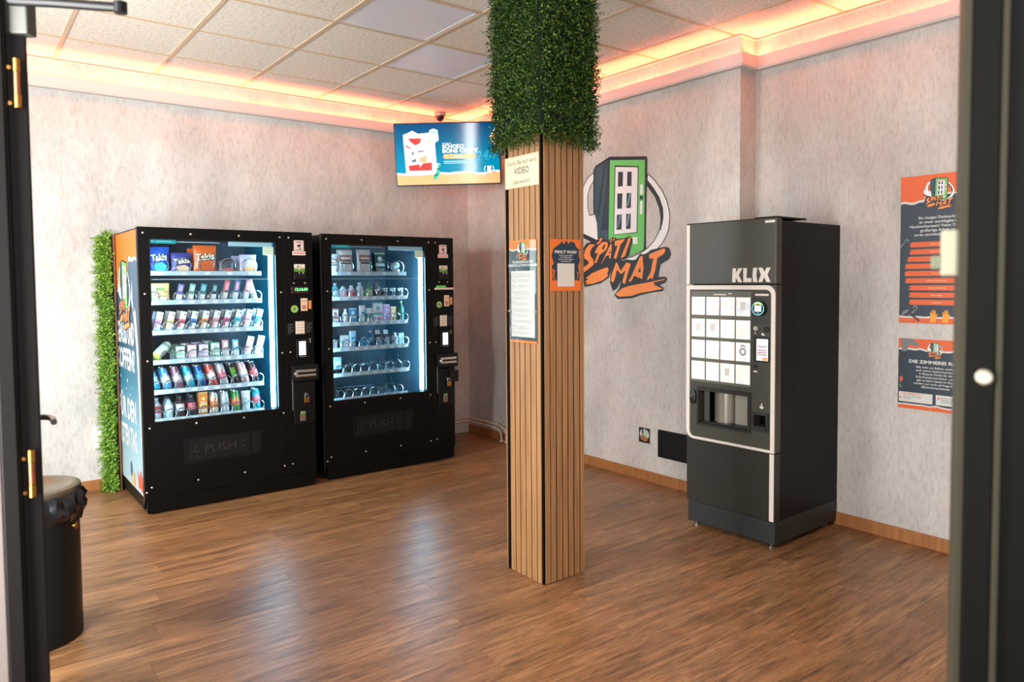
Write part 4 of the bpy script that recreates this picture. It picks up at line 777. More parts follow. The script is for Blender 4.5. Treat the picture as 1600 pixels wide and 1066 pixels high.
# ------------------------------------------------------------ hot drinks machine
def drinks():
    ang = .0248-PI/2
    t = thing('drinks_machine', 'tall charcoal hot drinks vending machine with white trim and lit selection cards', 'drinks machine', (3.472, 2.815, 0), (0, 0, ang))
    Wd, D = .583, .690
    CH = mat('charcoal_gloss', (68, 67, 60), .32, spec=.5); CH2 = mat('charcoal_panel', (44, 42, 37), .38, spec=.4); SIDE = mat('side_black', (19, 18, 17), .5, spec=.2); PL = mat('plinth_grey', (38, 42, 42), .5); TR = mat('white_trim', (226, 218, 208), .4); BK = mat('soft_black', (18, 18, 18), .45)
    cb = MB().box((.004, .19, .150), (Wd-.004, D, 1.785), .002)
    for a, b in (((.004, .055, .150), (.085, .19, 1.785)), ((.532, .055, .150), (Wd-.004, .19, 1.785)), ((.085, .055, .828), (.532, .19, 1.785)), ((.085, .055, .150), (.532, .19, .60)), ((.421, .055, .60), (.455, .19, .828)), ((.455, .055, .732), (.532, .19, .828)), ((.455, .055, .60), (.532, .19, .66))): cb.box(a, b)
    cb.build('cabinet', SIDE, t)
    MB().box((.0, .0, 1.445), (Wd, .055, 1.798), .003).build('top_panel', CH, t)
    MB().box((.45, .0, 1.797), (Wd+.002, .30, 1.806), .002).box((.0, .0, 1.797), (.45, .052, 1.801), .001).build('top_cap', SIDE, t)
    # middle door with cup bay and lower slot
    m = MB()
    for a, b in (((0, .004, .532), (.089, .055, 1.439)), ((.417, .004, .532), (.458, .055, 1.439)), ((.529, .004, .532), (Wd, .055, 1.439)), ((.089, .004, .532), (.417, .055, .630)), ((.089, .004, .822), (.417, .055, 1.439)), ((.458, .004, .532), (.529, .055, .667)), ((.458, .004, .728), (.529, .055, 1.439))): m.box(a, b)
    md = m.build('middle_door', CH, t)
    MB().box((.0, .004, .153), (Wd, .055, .526), .002).build('lower_panel', CH2, t)
    MB().box((.006, .010, .026), (Wd-.001, D-.01, .149), .002).build('plinth', PL, t)
    for x, y in ((.045, .05), (Wd-.045, .05), (.045, D-.07), (Wd-.045, D-.07)):
        MB().lathe([(.018, 0), (.018, .008), (.008, .010), (.008, .027)], 12, (x, y, 0)).build('foot', STEEL, t, True)
    # white trim: ring with two rounded corners, strips above and below
    def loop(i):
        x0, x1, z0, z1 = i, Wd-.002-i, .530+i*.6, 1.438-i; r = .052-i*.85; o = []
        o += [(x0, z1)]
        o += [(x1-r+r*math.sin(a*PI/16), z1-r+r*math.cos(a*PI/16)) for a in range(9)]
        o += [(x1, z0)]
        o += [(x0+r-r*math.sin(a*PI/16), z0+r-r*math.cos(a*PI/16)) for a in range(9)]
        return o
    a, b = loop(0), loop(.024); n = len(a); mb = MB(); vs = [(x, y, z) for l, y in ((a, -.003), (b, -.003), (a, .006), (b, .006)) for x, z in l]
    fs = []
    for i in range(n):
        j = (i+1) % n; fs += [(i, n+i, n+j, j), (2*n+i, i, j, 2*n+j), (n+i, 3*n+i, 3*n+j, n+j)]
    mb.add(vs, fs); mb.build('trim_ring', TR, t)
    MB().box((.0005, -.003, 1.446), (.022, .004, 1.793)).build('trim_strip', TR, t)
    MB().box((.553, -.001, .156), (.579, .008, .524)).build('trim_strip', TR, t)
    MB().box((.517, -.0015, 1.773), (.574, .002, 1.786)).build('brand_plate', TR, t)
    # lettering on the top panel, heavy cut letters
    lt = [[[(.0, 0), (.30, 0), (.30, .36), (.52, 0), (.86, 0), (.56, .52), (.86, 1), (.54, 1), (.30, .64), (.34, 1), (.04, 1)]], [[(.92, 1), (1.24, 1), (1.20, .30), (1.62, .28), (1.60, 0), (.94, 0)]], [[(1.74, 1), (2.06, 1), (2.00, .5), (2.08, 0), (1.74, 0), (1.68, .5)]], [[(2.14, 1), (2.48, 1), (2.66, .70), (2.80, 1), (3.12, 1), (2.88, .52), (3.12, 0), (2.80, 0), (2.62, .34), (2.46, 0), (2.14, 0), (2.36, .52)]]]
    for L in lt: polys(t, 'letter', TR, F(.0006), [[(.312+x*.0765, 1.455+z*.078) for x, z in p] for p in L])
    # selection window
    sp = MB().box((.034, -.0005, .872), (.433, .004, 1.404), .001).build('selection_panel', mat('selection_grey', (104, 102, 92), .3), t)
    MB().rect(.19, 1.382, .275, 1.388, F(.0012)).rect(.29, 1.388, .31, 1.394, F(.0012)).build('panel_print', TR, sp)
    cx = [(.038, .131), (.141, .229), (.238, .331), (.340, .430)]; rz = [(1.266, 1.371), (1.138, 1.243), (1.014, 1.119), (.887, .994)]
    tint = [[(1, .80, .82, 1), (1, .78, .82, 1), (1, .80, .82, 1), (.74, .78, .84, 1)], [(.80, .86, .90, 1), (.82, .87, .90, 1), (1, .98, .95, 1), (.96, .98, .98, 1)], [(.90, .93, .96, 1), (1, 1, .98, 1), (1, 1, .98, 1), (.98, .99, 1, 1)], [(.92, 1, .94, 1), (1, .96, .90, 1), (1, .94, .90, 1), (1, .97, .93, 1)]]
    rr = random.Random(2)
    for i, (z0, z1) in enumerate(rz):
        for j, (x0, x1) in enumerate(cx):
            o = MB().box((0, -.003, 0), (x1-x0, -.0005, z1-z0), .0008).build('drink_card', CARD, sp, loc=(x0, 0, z0)); o.color = tint[i][j]
            if (i, j) in ((2, 3), (1, 0), (1, 1), (0, 3), (3, 2)):
                q = MB(); cx_, cz_ = (x0+x1)/2, (z0+z1)/2+.006
                q.ring(cx_, cz_-.004, .012, .022, F(.0034), 20).ring(cx_, cz_+.02, .008, .016, F(.0034), 16, 0, PI) if (i, j) == (2, 3) else q.prism([(cx_-.018, cz_+.02), (cx_+.018, cz_+.02), (cx_+.013, cz_-.022), (cx_-.013, cz_-.022)], F(.0034))
                q.build('card_picture', C((150, 150, 156)) if (i, j) == (2, 3) else C((224, 220, 216)), sp)
            MB().disc(x0+.014, z0+.012, .006, F(.0036), 0, 10).build('card_dot', mat('card_white_dot', (255, 255, 255), .4, emit=1.0), sp)
    # right hand control strip
    MB().rect(.456, 1.381, .538, 1.391, F(-.003)).build('label_strip', TR, md)
    MB().box((.444, .0, 1.23), (.556, .005, 1.37), .001).build('control_plate', mat('control_plate', (56, 56, 52), .35), md)
    dl = MB().lathe([(.040, .0), (.040, -.020), (.036, -.026)], 28, (.492, .0, 1.312), 'y').build('dial', BK, t, True)
    f = ((0, -.0262, 0), (1, 0, 0), (0, 0, 1))
    MB().disc(.492, 1.312, .035, f, 0, 28).build('dial_face', mat('dial_face', (16, 46, 60), .25), dl)
    MB().ring(.492, 1.312, .033, .0365, fr_at(f, .0006), 32).build('dial_light_ring', mat('dial_ring', (120, 220, 226), .4, emit=.8), dl)
    MB().rect(.472, 1.296, .512, 1.328, fr_at(f, .001)).build('dial_screen', mat('dial_screen', (240, 246, 248), .3, emit=1.1), dl)
    MB().ring(.492, 1.312, .024, .033, fr_at(f, .0008), 14, PI*.25, PI*.75).build('dial_yellow', mat('dial_yellow', (226, 206, 96), .4, emit=.4), dl)
    MB().rect(.496, 1.283, .50, 1.29, fr_at(f, .001)).rect(.486, 1.283, .49, 1.29, fr_at(f, .001)).build('dial_marks', C((206, 230, 200)), dl)
    MB().lathe([(.014, .004), (.014, -.004), (.010, -.008)], 20, (.464, 0, 1.201), 'y').build('return_button', mat('button_silver', (206, 204, 196), .3, .5), t, True)
    MB().lathe([(.017, .004), (.017, -.003)], 20, (.528, 0, 1.199), 'y').box((.526, -.004, 1.188), (.530, -.003, 1.211)).build('coin_slot', BK, t, True)
    MB().prism([(.454, 1.180), (.463, 1.180), (.458, 1.168)], F(-.003)).disc(.503, 1.172, .007, F(-.003), 0, 10).disc(.512, 1.168, .005, F(-.003), 0, 8).build('slot_icons', TR, md)
    sr = MB().box((.452, -.002, 1.020), (.545, .004, 1.158), .003).build('payment_screen_bezel', BK, t)
    MB().rect(.470, 1.028, .540, 1.146, F(.0026)).build('payment_screen', mat('screen_lit', (206, 218, 230), .25, emit=.9), sr)
    q = MB()
    for k, z in enumerate((1.10, 1.08, 1.068, 1.056)): q.rect(.476, z, .534, z+.008, F(.0032))
    q.build('screen_rows', mat('screen_rose', (178, 140, 140), .4, emit=.4), sr); MB().rect(.505, 1.03, .538, 1.046, F(.0032)).build('screen_orange', mat('screen_orange', (232, 150, 96), .4, emit=.5), sr)
    MB().box((.448, -.001, .981), (.473, .004, 1.004), .002).build('jack_plate', BK, t)
    MB().rect(.449, .961, .472, .969, F(-.003)).build('jack_label', TR, md)
    # knob, cup bay, slot
    k = MB(); k.lathe([(.021, .006), (.021, -.008), (.012, -.013)], 24, (0, 0, 0), 'y'); k.v = [(x+.050, y, z*1.95+.778) for x, y, z in k.v]; k.build('door_lock', BK, t, True)
    MB().lathe([(.006, -.012), (.006, -.017)], 12, (.046, 0, .785), 'y').build('lock_cylinder', CHROME, t, True)
    fm = MB()
    for a, b in (((.076, -.004, .617), (.089, .006, .845)), ((.417, -.004, .617), (.434, .006, .845)), ((.089, -.004, .822), (.417, .006, .845)), ((.089, -.004, .617), (.417, .006, .630))): fm.box(a, b)
    bay = fm.build('cup_bay_frame', CH2, t)
    MB().box((.085, .055, .60), (.421, .060, .626)).box((.085, .055, .626), (.089, .175, .826)).box((.417, .055, .626), (.421, .175, .826)).box((.085, .171, .626), (.421, .176, .826)).box((.089, .055, .822), (.417, .175, .828)).box((.089, .055, .624), (.417, .175, .630)).build('bay_lining', BK, bay)
    mb = MB(); n = 20
    vs = [(.205+.080*math.cos(PI+PI*i/n), .130+.080*math.sin(PI+PI*i/n), z) for z in (.632, .815) for i in range(n+1)]
    mb.add(vs, [(i, i+1, n+2+i, n+1+i) for i in range(n)]).build('curved_shutter', mat('bay_steel', (160, 154, 142), .28, .6), bay, True)
    MB().box((.286, .075, .632), (.413, .083, .812), .001).build('flat_shutter', mat('bay_grey', (150, 146, 134), .4, .1), bay)
    MB().box((.099, .035, .632), (.135, .05, .818), .003).build('bay_side_trim', mat('bay_trim', (66, 68, 64), .4), bay)
    MB().box((.092, .012, .630), (.414, .165, .640), .002).build('drip_tray', BK, bay)
    fm = MB()
    for a, b in (((.445, -.003, .640), (.458, .006, .740)), ((.529, -.003, .640), (.543, .006, .740)), ((.458, -.003, .728), (.529, .006, .740)), ((.458, -.008, .640), (.529, .006, .667))): fm.box(a, b)
    sl = fm.build('slot_frame', mat('slot_frame', (40, 39, 36), .4), t)
    MB().box((.455, .055, .66), (.532, .11, .664)).box((.455, .105, .664), (.532, .11, .732)).box((.455, .055, .664), (.458, .105, .732)).box((.529, .055, .664), (.532, .105, .732)).box((.458, .055, .728), (.529, .105, .732)).build('slot_lining', BK, sl)
    MB().prism([(.487, .772), (.499, .762), (.513, .768), (.511, .777), (.489, .777)], F(-.003)).disc(.501, .788, .005, F(-.003), 0, 10).rect(.498, .777, .504, .784, F(-.003)).build('hand_icon', TR, md)
drinks()
# ------------------------------------------------------------ wall print, posters, screen, bin, pipes and small things
WR = ((XR1-.0008, 3.9, 1.3), (0, -1, 0), (0, 0, 1))       # right wall, u towards the camera
def wallprints():
    # big emblem on the wall; the stored outlines are metres on this wall
    t = thing('wall_decal', 'large green and orange automat emblem printed on the right wall behind the column', 'wall decal', (0, 0, 0))
    logo(t, WR, .0125, .5715, .995, 0, .0003)
    p = thing('small_sticker', 'small square black sticker with the emblem low on the right wall', 'sticker', (XR1, 3.638, .332), (0, 0, -PI/2))
    MB().box((-.053, -.004, -.055), (.053, 0, .055), .001).build('plate', C((30, 28, 30)), p)
    f = ((0, -.0045, 0), (1, 0, 0), (0, 0, 1)); MB().disc(.003, .006, .044, f, 0, 24).build('pale_disc', C((222, 216, 206)), p); logo(p, fr_at(f, .0004), .0, .004, .084, .0003, .0001)
    v = thing('wall_panel', 'plain black rectangular cover panel on the right wall beside the drinks machine', 'wall panel', (XR1, 3.39, .2))
    MB().box((-.012, -.23, 0), (0, .112, .198), .002).build('cover', mat('panel_black', (11, 11, 11), .5, spec=.25), v)
    MB().box((-.0135, .098, .186), (-.012, .106, .192)).box((-.0135, .098, .006), (-.012, .106, .012)).build('screw_head', C((50, 50, 50)), v)
    # two posters on the near part of the right wall
    PW = .40
    def poster(name, label, z0, h):
        q = thing(name, label, 'poster', (XR2-.001, 1.905, z0), (0, 0, -PI/2)); MB().box((0, -.005, 0), (PW, 0, h), .0008).build('board', C(NAVY, .45), q); return q
    f = ((0, -.0052, 0), (1, 0, 0), (0, 0, 1)); g = lambda k: fr_at(f, .0004*k); wm = mat('poster_white', (216, 214, 210), .5); om = mat('poster_orange', (226, 98, 40), .5)
    q = poster('thank_you_poster', 'tall navy and orange poster with rows of orange bars', 1.225, .797)
    polys(q, 'torn_edge', wm, f, [[(0, .797), (PW, .797), (PW, .700)]+jag(PW-.002, .13, .685, .004, 8, 1)+jag(.12, .002, .648, .005, 5, 2)+[(0, .632)]], .0002)
    polys(q, 'orange_band', om, f, [[(0, .797), (PW, .797), (PW, .712)]+jag(PW-.002, .13, .695, .004, 8, 1)+jag(.12, .002, .660, .005, 5, 2)+[(0, .645)]], .0006)
    logo(q, f, .195, .692, .157, .001, .0002)
    lines(q, 'heading_lettering', wm, g(2), .195, .562, .0145, .0225, ['Ein riesiges Dankeschön', 'an unser unschlagbares', 'Handwerkerteam! Vielen Dank für', 'großartige Arbeit und', 'euren unschätzbaren Einsatz!'])
    ob = []
    for k in range(9):
        z = .426-.039*k; dx = (.0, .0, -.012, -.024, -.026, -.022, 0, 0, 0)[k]+.062; ob.append([(dx, z+.014), (dx-.012, z+.005), (dx-.002, z), (dx-.014, z-.006), (dx-.004, z-.014), (PW-.04, z-.014), (PW-.04, z+.014)])
    polys(q, 'orange_bar', om, f, ob, .0006)
    lines(q, 'bar_lettering', mat('bar_print', (244, 190, 150), .5), g(3), .195, .422, .0085, .039, ['Malerei Schmid', 'Elektro Huber', 'Bodenleger', 'Trockenbau', 'Schreinerei', 'Elektro Hausmeister', 'Sicherheitstechnik', 'Fliesenleger', 'Ladenbau'])
    gy = mat('tool_grey', (120, 122, 124), .5)
    MB().prism([(0, .42), (.022, .442), (.026, .438), (.004, .412)], g(2)).ring(.034, .448, .005, .011, g(2), 14, -.2*PI, 1.2*PI).prism([(.045, .04), (.085, .075), (.089, .069), (.05, .033)], g(2)).ring(.085, .085, .006, .013, g(2), 14, -.4*PI, 1.1*PI).prism([(.008, .035), (.022, .065), (.05, .075), (.048, .06), (.03, .048)], g(2)).build('tool_print', gy, q)
    MB().prism([(.045, .055), (.105, .008), (.11, .016), (.052, .064)], g(3)).build('hammer_handle', C((36, 34, 36)), q)
    polys(q, 'torn_edge', wm, f, [[(0, 0), (PW, 0)]+jag(PW, 0, .040, .004, 12, 7)], .0002); polys(q, 'orange_band', om, f, [[(0, 0), (PW, 0)]+jag(PW, 0, .030, .004, 12, 7)], .0005)
    hy = mat('hand_yellow', (238, 162, 34), .5); hp = [(0, .01), (.055, .01), (.06, .05), (.075, .07), (.068, .076), (.055, .066), (.055, .10), (.047, .10), (.045, .072), (.042, .108), (.034, .108), (.032, .072), (.026, .104), (.018, .103), (.019, .068), (.010, .092), (.003, .088), (.006, .05)]
    for hx in (.160, .222): polys(q, 'raised_hand', hy, f, [[(hx+x*.55, z*.70) for x, z in hp]], .0012)
    q = poster('carpenter_poster', 'lower navy and orange poster with a hammer and two white info boxes', .753, .385)
    polys(q, 'torn_edge', wm, f, [[(0, .385), (PW, .385), (PW, .325)]+jag(PW-.002, .002, .322, .005, 14, 3)], .0002); polys(q, 'orange_band', om, f, [[(0, .385), (PW, .385), (PW, .337)]+jag(PW-.002, .002, .332, .005, 14, 3)], .0005)
    polys(q, 'torn_edge', wm, f, [[(0, 0), (PW, 0)]+jag(PW, 0, .028, .004, 12, 8)], .0002); polys(q, 'orange_band', om, f, [[(0, 0), (PW, 0)]+jag(PW, 0, .020, .004, 12, 8)], .0005)
    logo(q, f, .190, .327, .080, .001, .0001)
    text('DIE ZIMMEREI ROSE', q, 'title_lettering', wm, g(2), .195, .254, .017, .275, bold=.035)
    lines(q, 'body_lettering', wm, g(2), .195, .228, .0115, .0178, ['Hält nicht nur Balken, sondern', 'auch unsere Snack-Automaten', 'in Balance! Danke für die', 'Sicherheitskonstruktion - jetzt', 'gibt es keine Snacks im Kopf,', 'sondern nur noch auf Augenhöhe', '#Zimmermannskunst'])
    MB().rect(.006, .036, .182, .090, g(1)).rect(.198, .036, .385, .090, g(1)).build('info_box', wm, q)
    lines(q, 'info_box_heading', om, g(2), .02, .077, .008, .014, ['ROSENHEIMER STR. 12'], 'L'); lines(q, 'info_box_lettering', C((60, 60, 66)), g(2), .03, .064, .007, .0115, ['Zimmerei und Holzbau', 'Dachstuhl'], 'L'); lines(q, 'info_box_lettering', C((60, 60, 66)), g(2), .225, .074, .007, .0115, ['Lachen und schaffen', 'Handwerk seit', 'Generationen'], 'L')
    MB().disc(.212, .072, .006, g(2), 0, 10).disc(.016, .060, .005, g(2), 0, 10).build('info_icon', om, q)
    polys(q, 'hammer_head', gy, f, [[(.012, .385), (.075, .385), (.105, .362), (.10, .340), (.07, .352), (.055, .35), (.045, .315), (.02, .315)]], .0012); polys(q, 'hammer_handle', C((40, 36, 36)), f, [[(.022, .316), (.045, .318), (.024, .255), (.0, .225), (0, .285)]], .0010)
    MB().prism([(.006, .165), (.02, .18), (.028, .158), (.016, .138)], g(2)).build('rose_print', C((206, 90, 80)), q); MB().prism([(.012, .136), (.024, .12), (.018, .105), (.006, .122)], g(2)).build('rose_leaf', C((70, 120, 70)), q)
wallprints()
def column_signs():
    cream = mat('sign_cream', (232, 218, 184), .4)
    t = thing('warning_sign', 'cream video surveillance sign on the left side of the column', 'sign', (2.222, 2.938, 1.927), (0, 0, -PI/2))
    MB().box((0, -.004, 0), (.262, 0, .153), .0008).build('plate', cream, t); f = F(.0042); pr = mat('sign_print', (70, 74, 60), .5)
    text('Dieser Bereich wird', t, 'lettering', pr, f, .131, .112, .022, .225, bold=.0); text('VIDEO', t, 'lettering', pr, f, .131, .066, .031, .115, bold=.015); text('überwacht!', t, 'lettering', pr, f, .131, .018, .021, .135)
    MB().rect(.004, .004, .258, .0055, f).rect(.004, .1475, .258, .149, f).rect(.004, .004, .0055, .149, f).rect(.2565, .004, .258, .149, f).build('red_border', mat('sign_border', (206, 150, 110), .5), t)
    t = thing('rules_poster', 'long glossy poster with a white list on the left side of the column', 'poster', (2.222, 2.908, 1.168), (0, 0, -PI/2))
    w, h = .213, .502; f = F(.0042); g = lambda k: fr_at(f, .0004*k); MB().box((0, -.004, 0), (w, 0, h), .0008).build('board', mat('poster_slate', (72, 92, 98), .2, coat=.6), t)
    om = mat('rules_orange', (240, 130, 58), .3, coat=.6); wm = mat('rules_white', (224, 220, 212), .25, coat=.6)
    polys(t, 'torn_edge', wm, f, [[(0, h), (w, h), (w, h-.045)]+jag(w, 0, h-.05, .006, 10, 3)], .0002); polys(t, 'orange_band', om, f, [[(0, h), (w, h), (w, h-.038)]+jag(w, 0, h-.043, .006, 10, 3)], .0005)
    logo(t, f, .107, h-.055, .085, .0012, .0001)
    lines(t, 'heading_lettering', wm, g(2), .106, h-.112, .0115, .016, ['HAUSORDNUNG FÜR', 'UNSEREN AUTOMATENLADEN'], bold=.03)
    MB().rect(.014, .028, .198, .352, g(1)).build('list_sheet', mat('list_sheet', (226, 222, 214), .25, coat=.6), t)
    rb = MB(); gl = MB(); rz = random.Random(5)
    for k in range(11):
        z = .336-.0285*k; rb.rect(.022, z-.004, .026, z+.004, g(2))
        for j in range(2 if k % 3 else 3): gl.rect(.036, z-.001-.0065*j, .036+rz.uniform(.09, .148), z+.0012-.0065*j, g(2))
    n = 16; vs = [(.002+(w-.004)*i/n, -.0065-.014*math.sin(PI*i/n), z) for z in (.003, .19, .36, h-.003) for i in range(n+1)]
    vs = [(x, y-(.002 if 0 < z-.1 < .2 else 0)*math.sin(PI*x/w), z) for x, y, z in vs]
    MB().add(vs, [(j*(n+1)+i, j*(n+1)+i+1, (j+1)*(n+1)+i+1, (j+1)*(n+1)+i) for j in range(3) for i in range(n)]).build('clear_cover', GLASS, t, True)  # clear sheet added over the board, bulged to catch a streak of window glare
    rb.build('red_bullets', C((214, 96, 80)), t); gl.build('fine_print', C((178, 172, 166)), t)
    MB().rect(.0, .0, w, .012, g(1)).build('orange_band', om, t); MB().box((-.004, -.012, .150), (.016, 0, .158), .001).box((.197, -.012, .150), (w+.004, 0, .158), .001).build('clip', mat('clear_clip', (160, 156, 146), .2), t)
    t = thing('question_poster', 'small orange and navy poster asking FEHLT WAS on the right side of the column', 'poster', (2.272, 2.660, 1.420))
    w, h = .196, .25; MB().box((0, -.004, 0), (w, 0, h), .0008).build('board', mat('poster_orange2', (244, 120, 46), .45), t)
    nv = mat('poster_navy2', (36, 58, 76), .45)
    polys(t, 'navy_splash', nv, f, [[(.012, .05), (.008, .12), (.02, .135), (.006, .17), (.02, .205), (.05, .222), (.075, .24), (.085, .225), (.10, .246), (.115, .228), (.13, .243), (.155, .235), (.165, .215), (.19, .20), (.18, .175), (.192, .15), (.178, .12), (.19, .08), (.185, .048), (.16, .056), (.15, .038), (.045, .038), (.035, .056)]], .0003)
    text('FEHLT WAS?', t, 'heading_lettering', mat('poster_white2', (240, 236, 230), .5), g(2), .097, .183, .013, .142, bold=.03)
    lines(t, 'body_lettering', mat('poster_white2', (240, 236, 230), .5), g(2), .097, .170, .0062, .0095, ['Schreib uns, was dir fehlt', 'und wir füllen es für', 'dich so schnell wie möglich', 'im Automaten auf!'])
    MB().rect(.042, .022, .152, .134, g(2)).build('blank_code_tile', mat('code_tile', (226, 220, 210), .5), t)
    for x, z, s in ((.02, .075, .045), (.175, .055, .03), (.185, .155, .03)): text('?', t, 'question_mark', mat('question_orange', (230, 112, 50), .5), ((0, -.0052, 0), (1, 0, .15), (-.15, 0, 1)), x+z*.15, z-.02, s, bold=.03)
column_signs()
def screen():
    s = .93; c = Vector((3.655*s, 5.708*s, 1.466+(2.643-1.466)*s))
    ya, ti, ro = -.593, .115, .027
    t = thing('wall_screen', 'flat advertising screen mounted up in the room corner', 'screen', c, (0, 0, 0))
    r = Vector((math.cos(ya), math.sin(ya), 0)); n = Vector((math.sin(ya), -math.cos(ya), 0)); u = Vector((0, 0, 1)); u2 = (u*math.cos(ti)+n*math.sin(ti)).normalized()
    r2 = r*math.cos(ro)+u2*math.sin(ro); u3 = u2*math.cos(ro)-r*math.sin(ro); nn = r2.cross(u3)   # nn: towards the room
    M = Matrix.Identity(3)
    for i in range(3): M[i][0], M[i][1], M[i][2] = r2[i], -nn[i], u3[i]
    t.rotation_euler = M.to_euler()
    w, h = .897, .526
    MB().box((-w/2, .0, -h/2), (w/2, .045, h/2), .004).build('housing', mat('screen_bezel', (18, 17, 18), .3), t)
    e = .010; f = F(.0006); g = lambda k: fr_at(f, .0004*k); ew = w/2-e; eh = h/2-e
    def em(name, c, k=.95): return mat(name, c, .16, emit=k, spec=.5)
    gm = gradient_material('screen_blue', [(0, (0, 150, 186)), (.35, (0, 140, 180)), (.7, (6, 108, 150)), (1, (10, 70, 120))], 2, -eh, eh, .08, .5)
    MB().rect(-ew, -eh, ew, eh, f).build('picture', gm, t)
    cr = em('screen_cream', (240, 184, 128), .55); wh = em('screen_white', (240, 246, 250), .65)
    polys(t, 'beach_edge', wh, f, [[(-ew, -eh), (ew, -eh), (ew, -eh+.105)]+jag(ew, -ew, -eh+.100, .010, 14, 2)], .0004); polys(t, 'beach', cr, f, [[(-ew, -eh), (ew, -eh), (ew, -eh+.090)]+jag(ew, -ew, -eh+.083, .010, 14, 2)], .0008)
    X = lambda px: (px-790)/1345*w; Z = lambda pz: (490-pz)/780*h      # a grid laid over the picture area
    q = lambda P: [(X(x), Z(z)) for x, z in P]
    polys(t, 'pack_outline', wh, f, [q([(230, 245), (310, 215), (350, 195), (420, 235), (560, 225), (570, 190), (620, 175), (670, 195), (680, 320), (630, 350), (640, 600), (690, 610), (650, 740), (250, 750)])], .0012)
    polys(t, 'pack_front', em('pack_pale', (232, 226, 236), .75), f, [q([(250, 290), (580, 290), (580, 690), (290, 690)])], .0016)
    for P_ in ([(290, 290), (460, 290), (440, 350), (380, 375), (330, 340)], [(285, 625), (420, 610), (440, 690), (290, 690)], [(430, 640), (470, 600), (580, 590), (580, 690), (440, 690)], [(255, 370), (330, 405), (320, 415), (255, 390)]): polys(t, 'pack_red_print', em('pack_red', (200, 62, 56), .6), f, [q(P_)], .002)
    polys(t, 'pack_orange_print', em('pack_orange_print', (244, 170, 120), .75), f, [q([(420, 540), (520, 500), (510, 590), (440, 590)]), q([(525, 300), (580, 330), (560, 350)])], .0022)
    polys(t, 'pack_mark_print', em('pack_grey', (110, 112, 126), .6), f, [q([(330, 460), (355, 455), (350, 500), (335, 495)]), q([(405, 450), (480, 440), (485, 455), (410, 465)]), q([(325, 560), (385, 540), (380, 580), (330, 585)]), q([(290, 520), (315, 520), (310, 540)])], .0024)
    polys(t, 'cup_picture', em('cup_blue', (160, 214, 240), .75), f, [q([(578, 200), (665, 200), (660, 240), (585, 240)])], .002); polys(t, 'cup_picture', em('cup_pink', (248, 206, 206), .75), f, [q([(600, 260), (660, 255), (655, 310), (605, 310)])], .002)
    polys(t, 'bottle_picture', em('bottle_green', (40, 180, 150), .7), f, [q([(660, 610), (685, 610), (680, 680), (670, 750), (620, 810), (590, 790), (610, 745), (640, 690)])], .0024); polys(t, 'bottle_stripes', em('bottle_dark', (20, 100, 90), .6), f, [q([(605, 745), (650, 730), (645, 755), (600, 765)]), q([(645, 665), (680, 655), (678, 680), (640, 690)])], .0028)
    text('FILIALE 01', t, 'screen_lettering', wh, g(2), X(722), Z(365), .008, .075, 'L', .02)
    text('SCHOKO', t, 'screen_lettering', wh, g(3), X(720), Z(420), .031, .185, 'L', .045); text('BONS CRISPY', t, 'screen_lettering', wh, g(3), X(722), Z(475), .031, .305, 'L', .045)
    pr = [(X(728)+.02+.02*math.cos(a*PI/8), Z(522)+.02*math.sin(a*PI/8)) for a in range(4, 13)]+[(X(1142)-.02+.02*math.cos(a*PI/8), Z(522)+.02*math.sin(a*PI/8)) for a in range(-4, 5)]
    polys(t, 'price_pill', cr, f, [pr], .0012); text('JETZT NEU!', t, 'pill_lettering', wh, g(5), X(935), Z(532), .012, .085, bold=.02)
    MB().rect(X(732), Z(588), X(1140), Z(576), g(3)).rect(X(734), Z(609), X(1085), Z(598), g(3)).build('fine_print', em('fine_pale', (150, 214, 232), .6), t)
    text('24/7', t, 'faint_lettering', em('wave_blue', (30, 158, 200), .55), ((0, -.0018, 0), (1, 0, .12), (.16, 0, 1)), X(1190)-.02, Z(590)-.03, .085, .20, 'L', .03)
    polys(t, 'corner_picture', wh, f, [q([(1330, 290), (1360, 220), (1455, 150), (1455, 440), (1420, 440), (1360, 370)])], .0012); polys(t, 'corner_picture', em('corner_orange', (236, 140, 100), .7), f, [q([(1345, 290), (1375, 240), (1455, 190), (1455, 425), (1370, 360)])], .0016)
    MB().ring(X(1310), Z(690), .036, .042, g(3), 24, .75*PI, 1.25*PI).ring(X(1310), Z(690), .036, .042, g(3), 24, -.25*PI, .25*PI).rect(X(1288), Z(745), X(1335), Z(650), g(4)).build('emblem', wh, t)
    text('Späti Mat', t, 'emblem_lettering', em('emblem_brown', (120, 90, 90), .6), ((0, -.0030, 0), (1, 0, .08), (-.1, 0, 1)), X(1300), Z(785), .024, .10, bold=.0)
    MB().box((-.10, .045, -.10), (.10, .075, .10), .004).tube([(0, .07, 0), (0, .30, .0)], .022, 12).box((-.14, .28, -.12), (.14, .30, .12), .003).build('bracket', BLACK2, t)
    d = thing('dome_camera', 'small dome camera on the ceiling edge above the corner screen', 'camera', (3.60, 5.75, ZC-.004))
    MB().lathe([(.052, -.022), (.055, -.012), (.055, 0)], 24).build('camera_base', C((206, 160, 140)), d, True); MB().lathe([(.001, -.072), (.022, -.066), (.038, -.048), (.043, -.022)], 24).build('dome', mat('dome_dark', (70, 44, 40), .15), d, True)
screen()
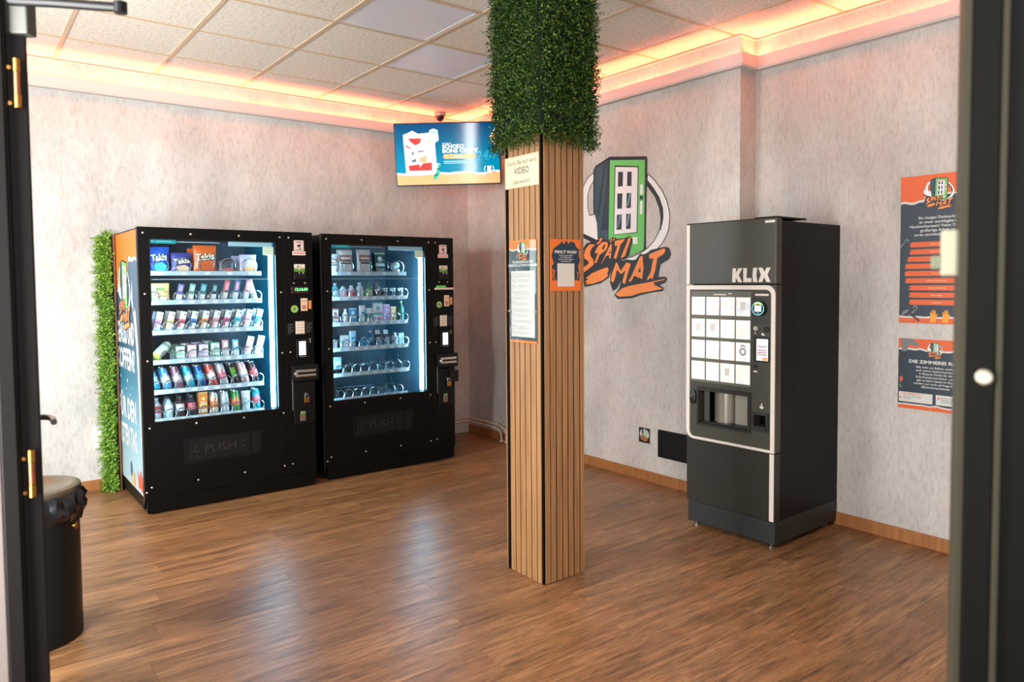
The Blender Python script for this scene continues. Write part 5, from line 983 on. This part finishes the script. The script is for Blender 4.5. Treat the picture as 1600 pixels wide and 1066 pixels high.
def small_things():
    # swing bin with liner
    t = thing('waste_bin', 'round black waste bin with a steel lid and bin liner by the open door', 'waste bin', (.22, 3.58, 0))
    MB().lathe([(.178, 0), (.185, .006), (.185, .58), (.180, .585)], 40).build('body', mat('bin_black', (13, 13, 14), .42, spec=.28), t, True)
    MB().lathe([(.192, .612), (.196, .624), (.192, .636), (.168, .642), (.150, .639), (.125, .626), (.04, .614)], 40).build('lid', mat('bin_lid_steel', (122, 114, 96), .3, .85), t, True)
    R = random.Random(9); mb = MB(); n = 60; rings = [(.188, .622), (.199, .606), (.207, .575), (.210, .545), (.203, .515), (.188, .503)]; vs = []
    for j, (r, z) in enumerate(rings):
        for k in range(n): vs.append((lambda a, q: (q*math.cos(a), q*math.sin(a), z+(R.uniform(-.012, .012) if j > 1 else 0)))(2*PI*k/n, r+(R.uniform(-.010, .010)+.006*math.sin(k*1.7))*(1 if j > 0 else 0)))
    mb.add(vs, [(j*n+k, (j+1)*n+k, (j+1)*n+(k+1) % n, j*n+(k+1) % n) for j in range(len(rings)-1) for k in range(n)]).build('bin_liner', mat('liner_black', (16, 17, 20), .22, spec=.6), t, True)
    MB().lathe([(.014, -.186), (.014, -.196), (.008, -.20)], 16, (0, 0, .475), 'y').build('badge', BRASS, t, True).rotation_euler = (0, 0, .95)
    # heating pipes round the corner
    for i, (z, o, ye) in enumerate(((.150, .042, 5.40), (.116, .042, 5.44))):
        p = thing('heating_pipe', ['upper white heating pipe running round the room corner', 'lower white heating pipe running round the room corner'][i], 'pipe', (XR1-o, YA-o, z), group='pair of heating pipes')
        y0 = ye-(YA-o); k = .05 if i == 0 else .02
        MB().tube([(-.95, 0, 0), (-.04, 0, 0), (-.012, -.006, 0), (-.004, -.018, 0), (0, -.05, 0), (0, y0, 0), (0, y0-.035, -.006), (0, y0-.06-k, -.03), (0, y0-.075-k, -.07), (0, y0-.078-k, -z+.012)], .0095, 10).build('pipe', mat('pipe_white', (222, 196, 178), .4), p, True)
        MB().lathe([(.014, -.012), (.014, .012)], 12, (0, y0+.02, 0), 'y').lathe([(.022, -z+.001), (.022, -z+.012), (.014, -z+.02)], 16, (0, y0-.078-k, 0)).build('collar', mat('pipe_white', (222, 196, 178), .4), p, True)
        MB().box((-.008, -.30, -.012), (.042, -.285, .012), .002).build('clip', mat('pipe_white', (222, 196, 178), .4), p)
    s = thing('wall_socket', 'white double wall socket half hidden behind the green hedge strip', 'socket', (.812, YA, .30))
    MB().box((-.04, -.012, 0), (.04, 0, .155), .004).build('cover', WHITE, s)
    for z in (.042, .113): MB().lathe([(.024, -.013), (.024, -.0135), (.020, -.0125)], 20, (0, 0, z), 'y').build('socket_face', WHITE, s, True)
small_things()
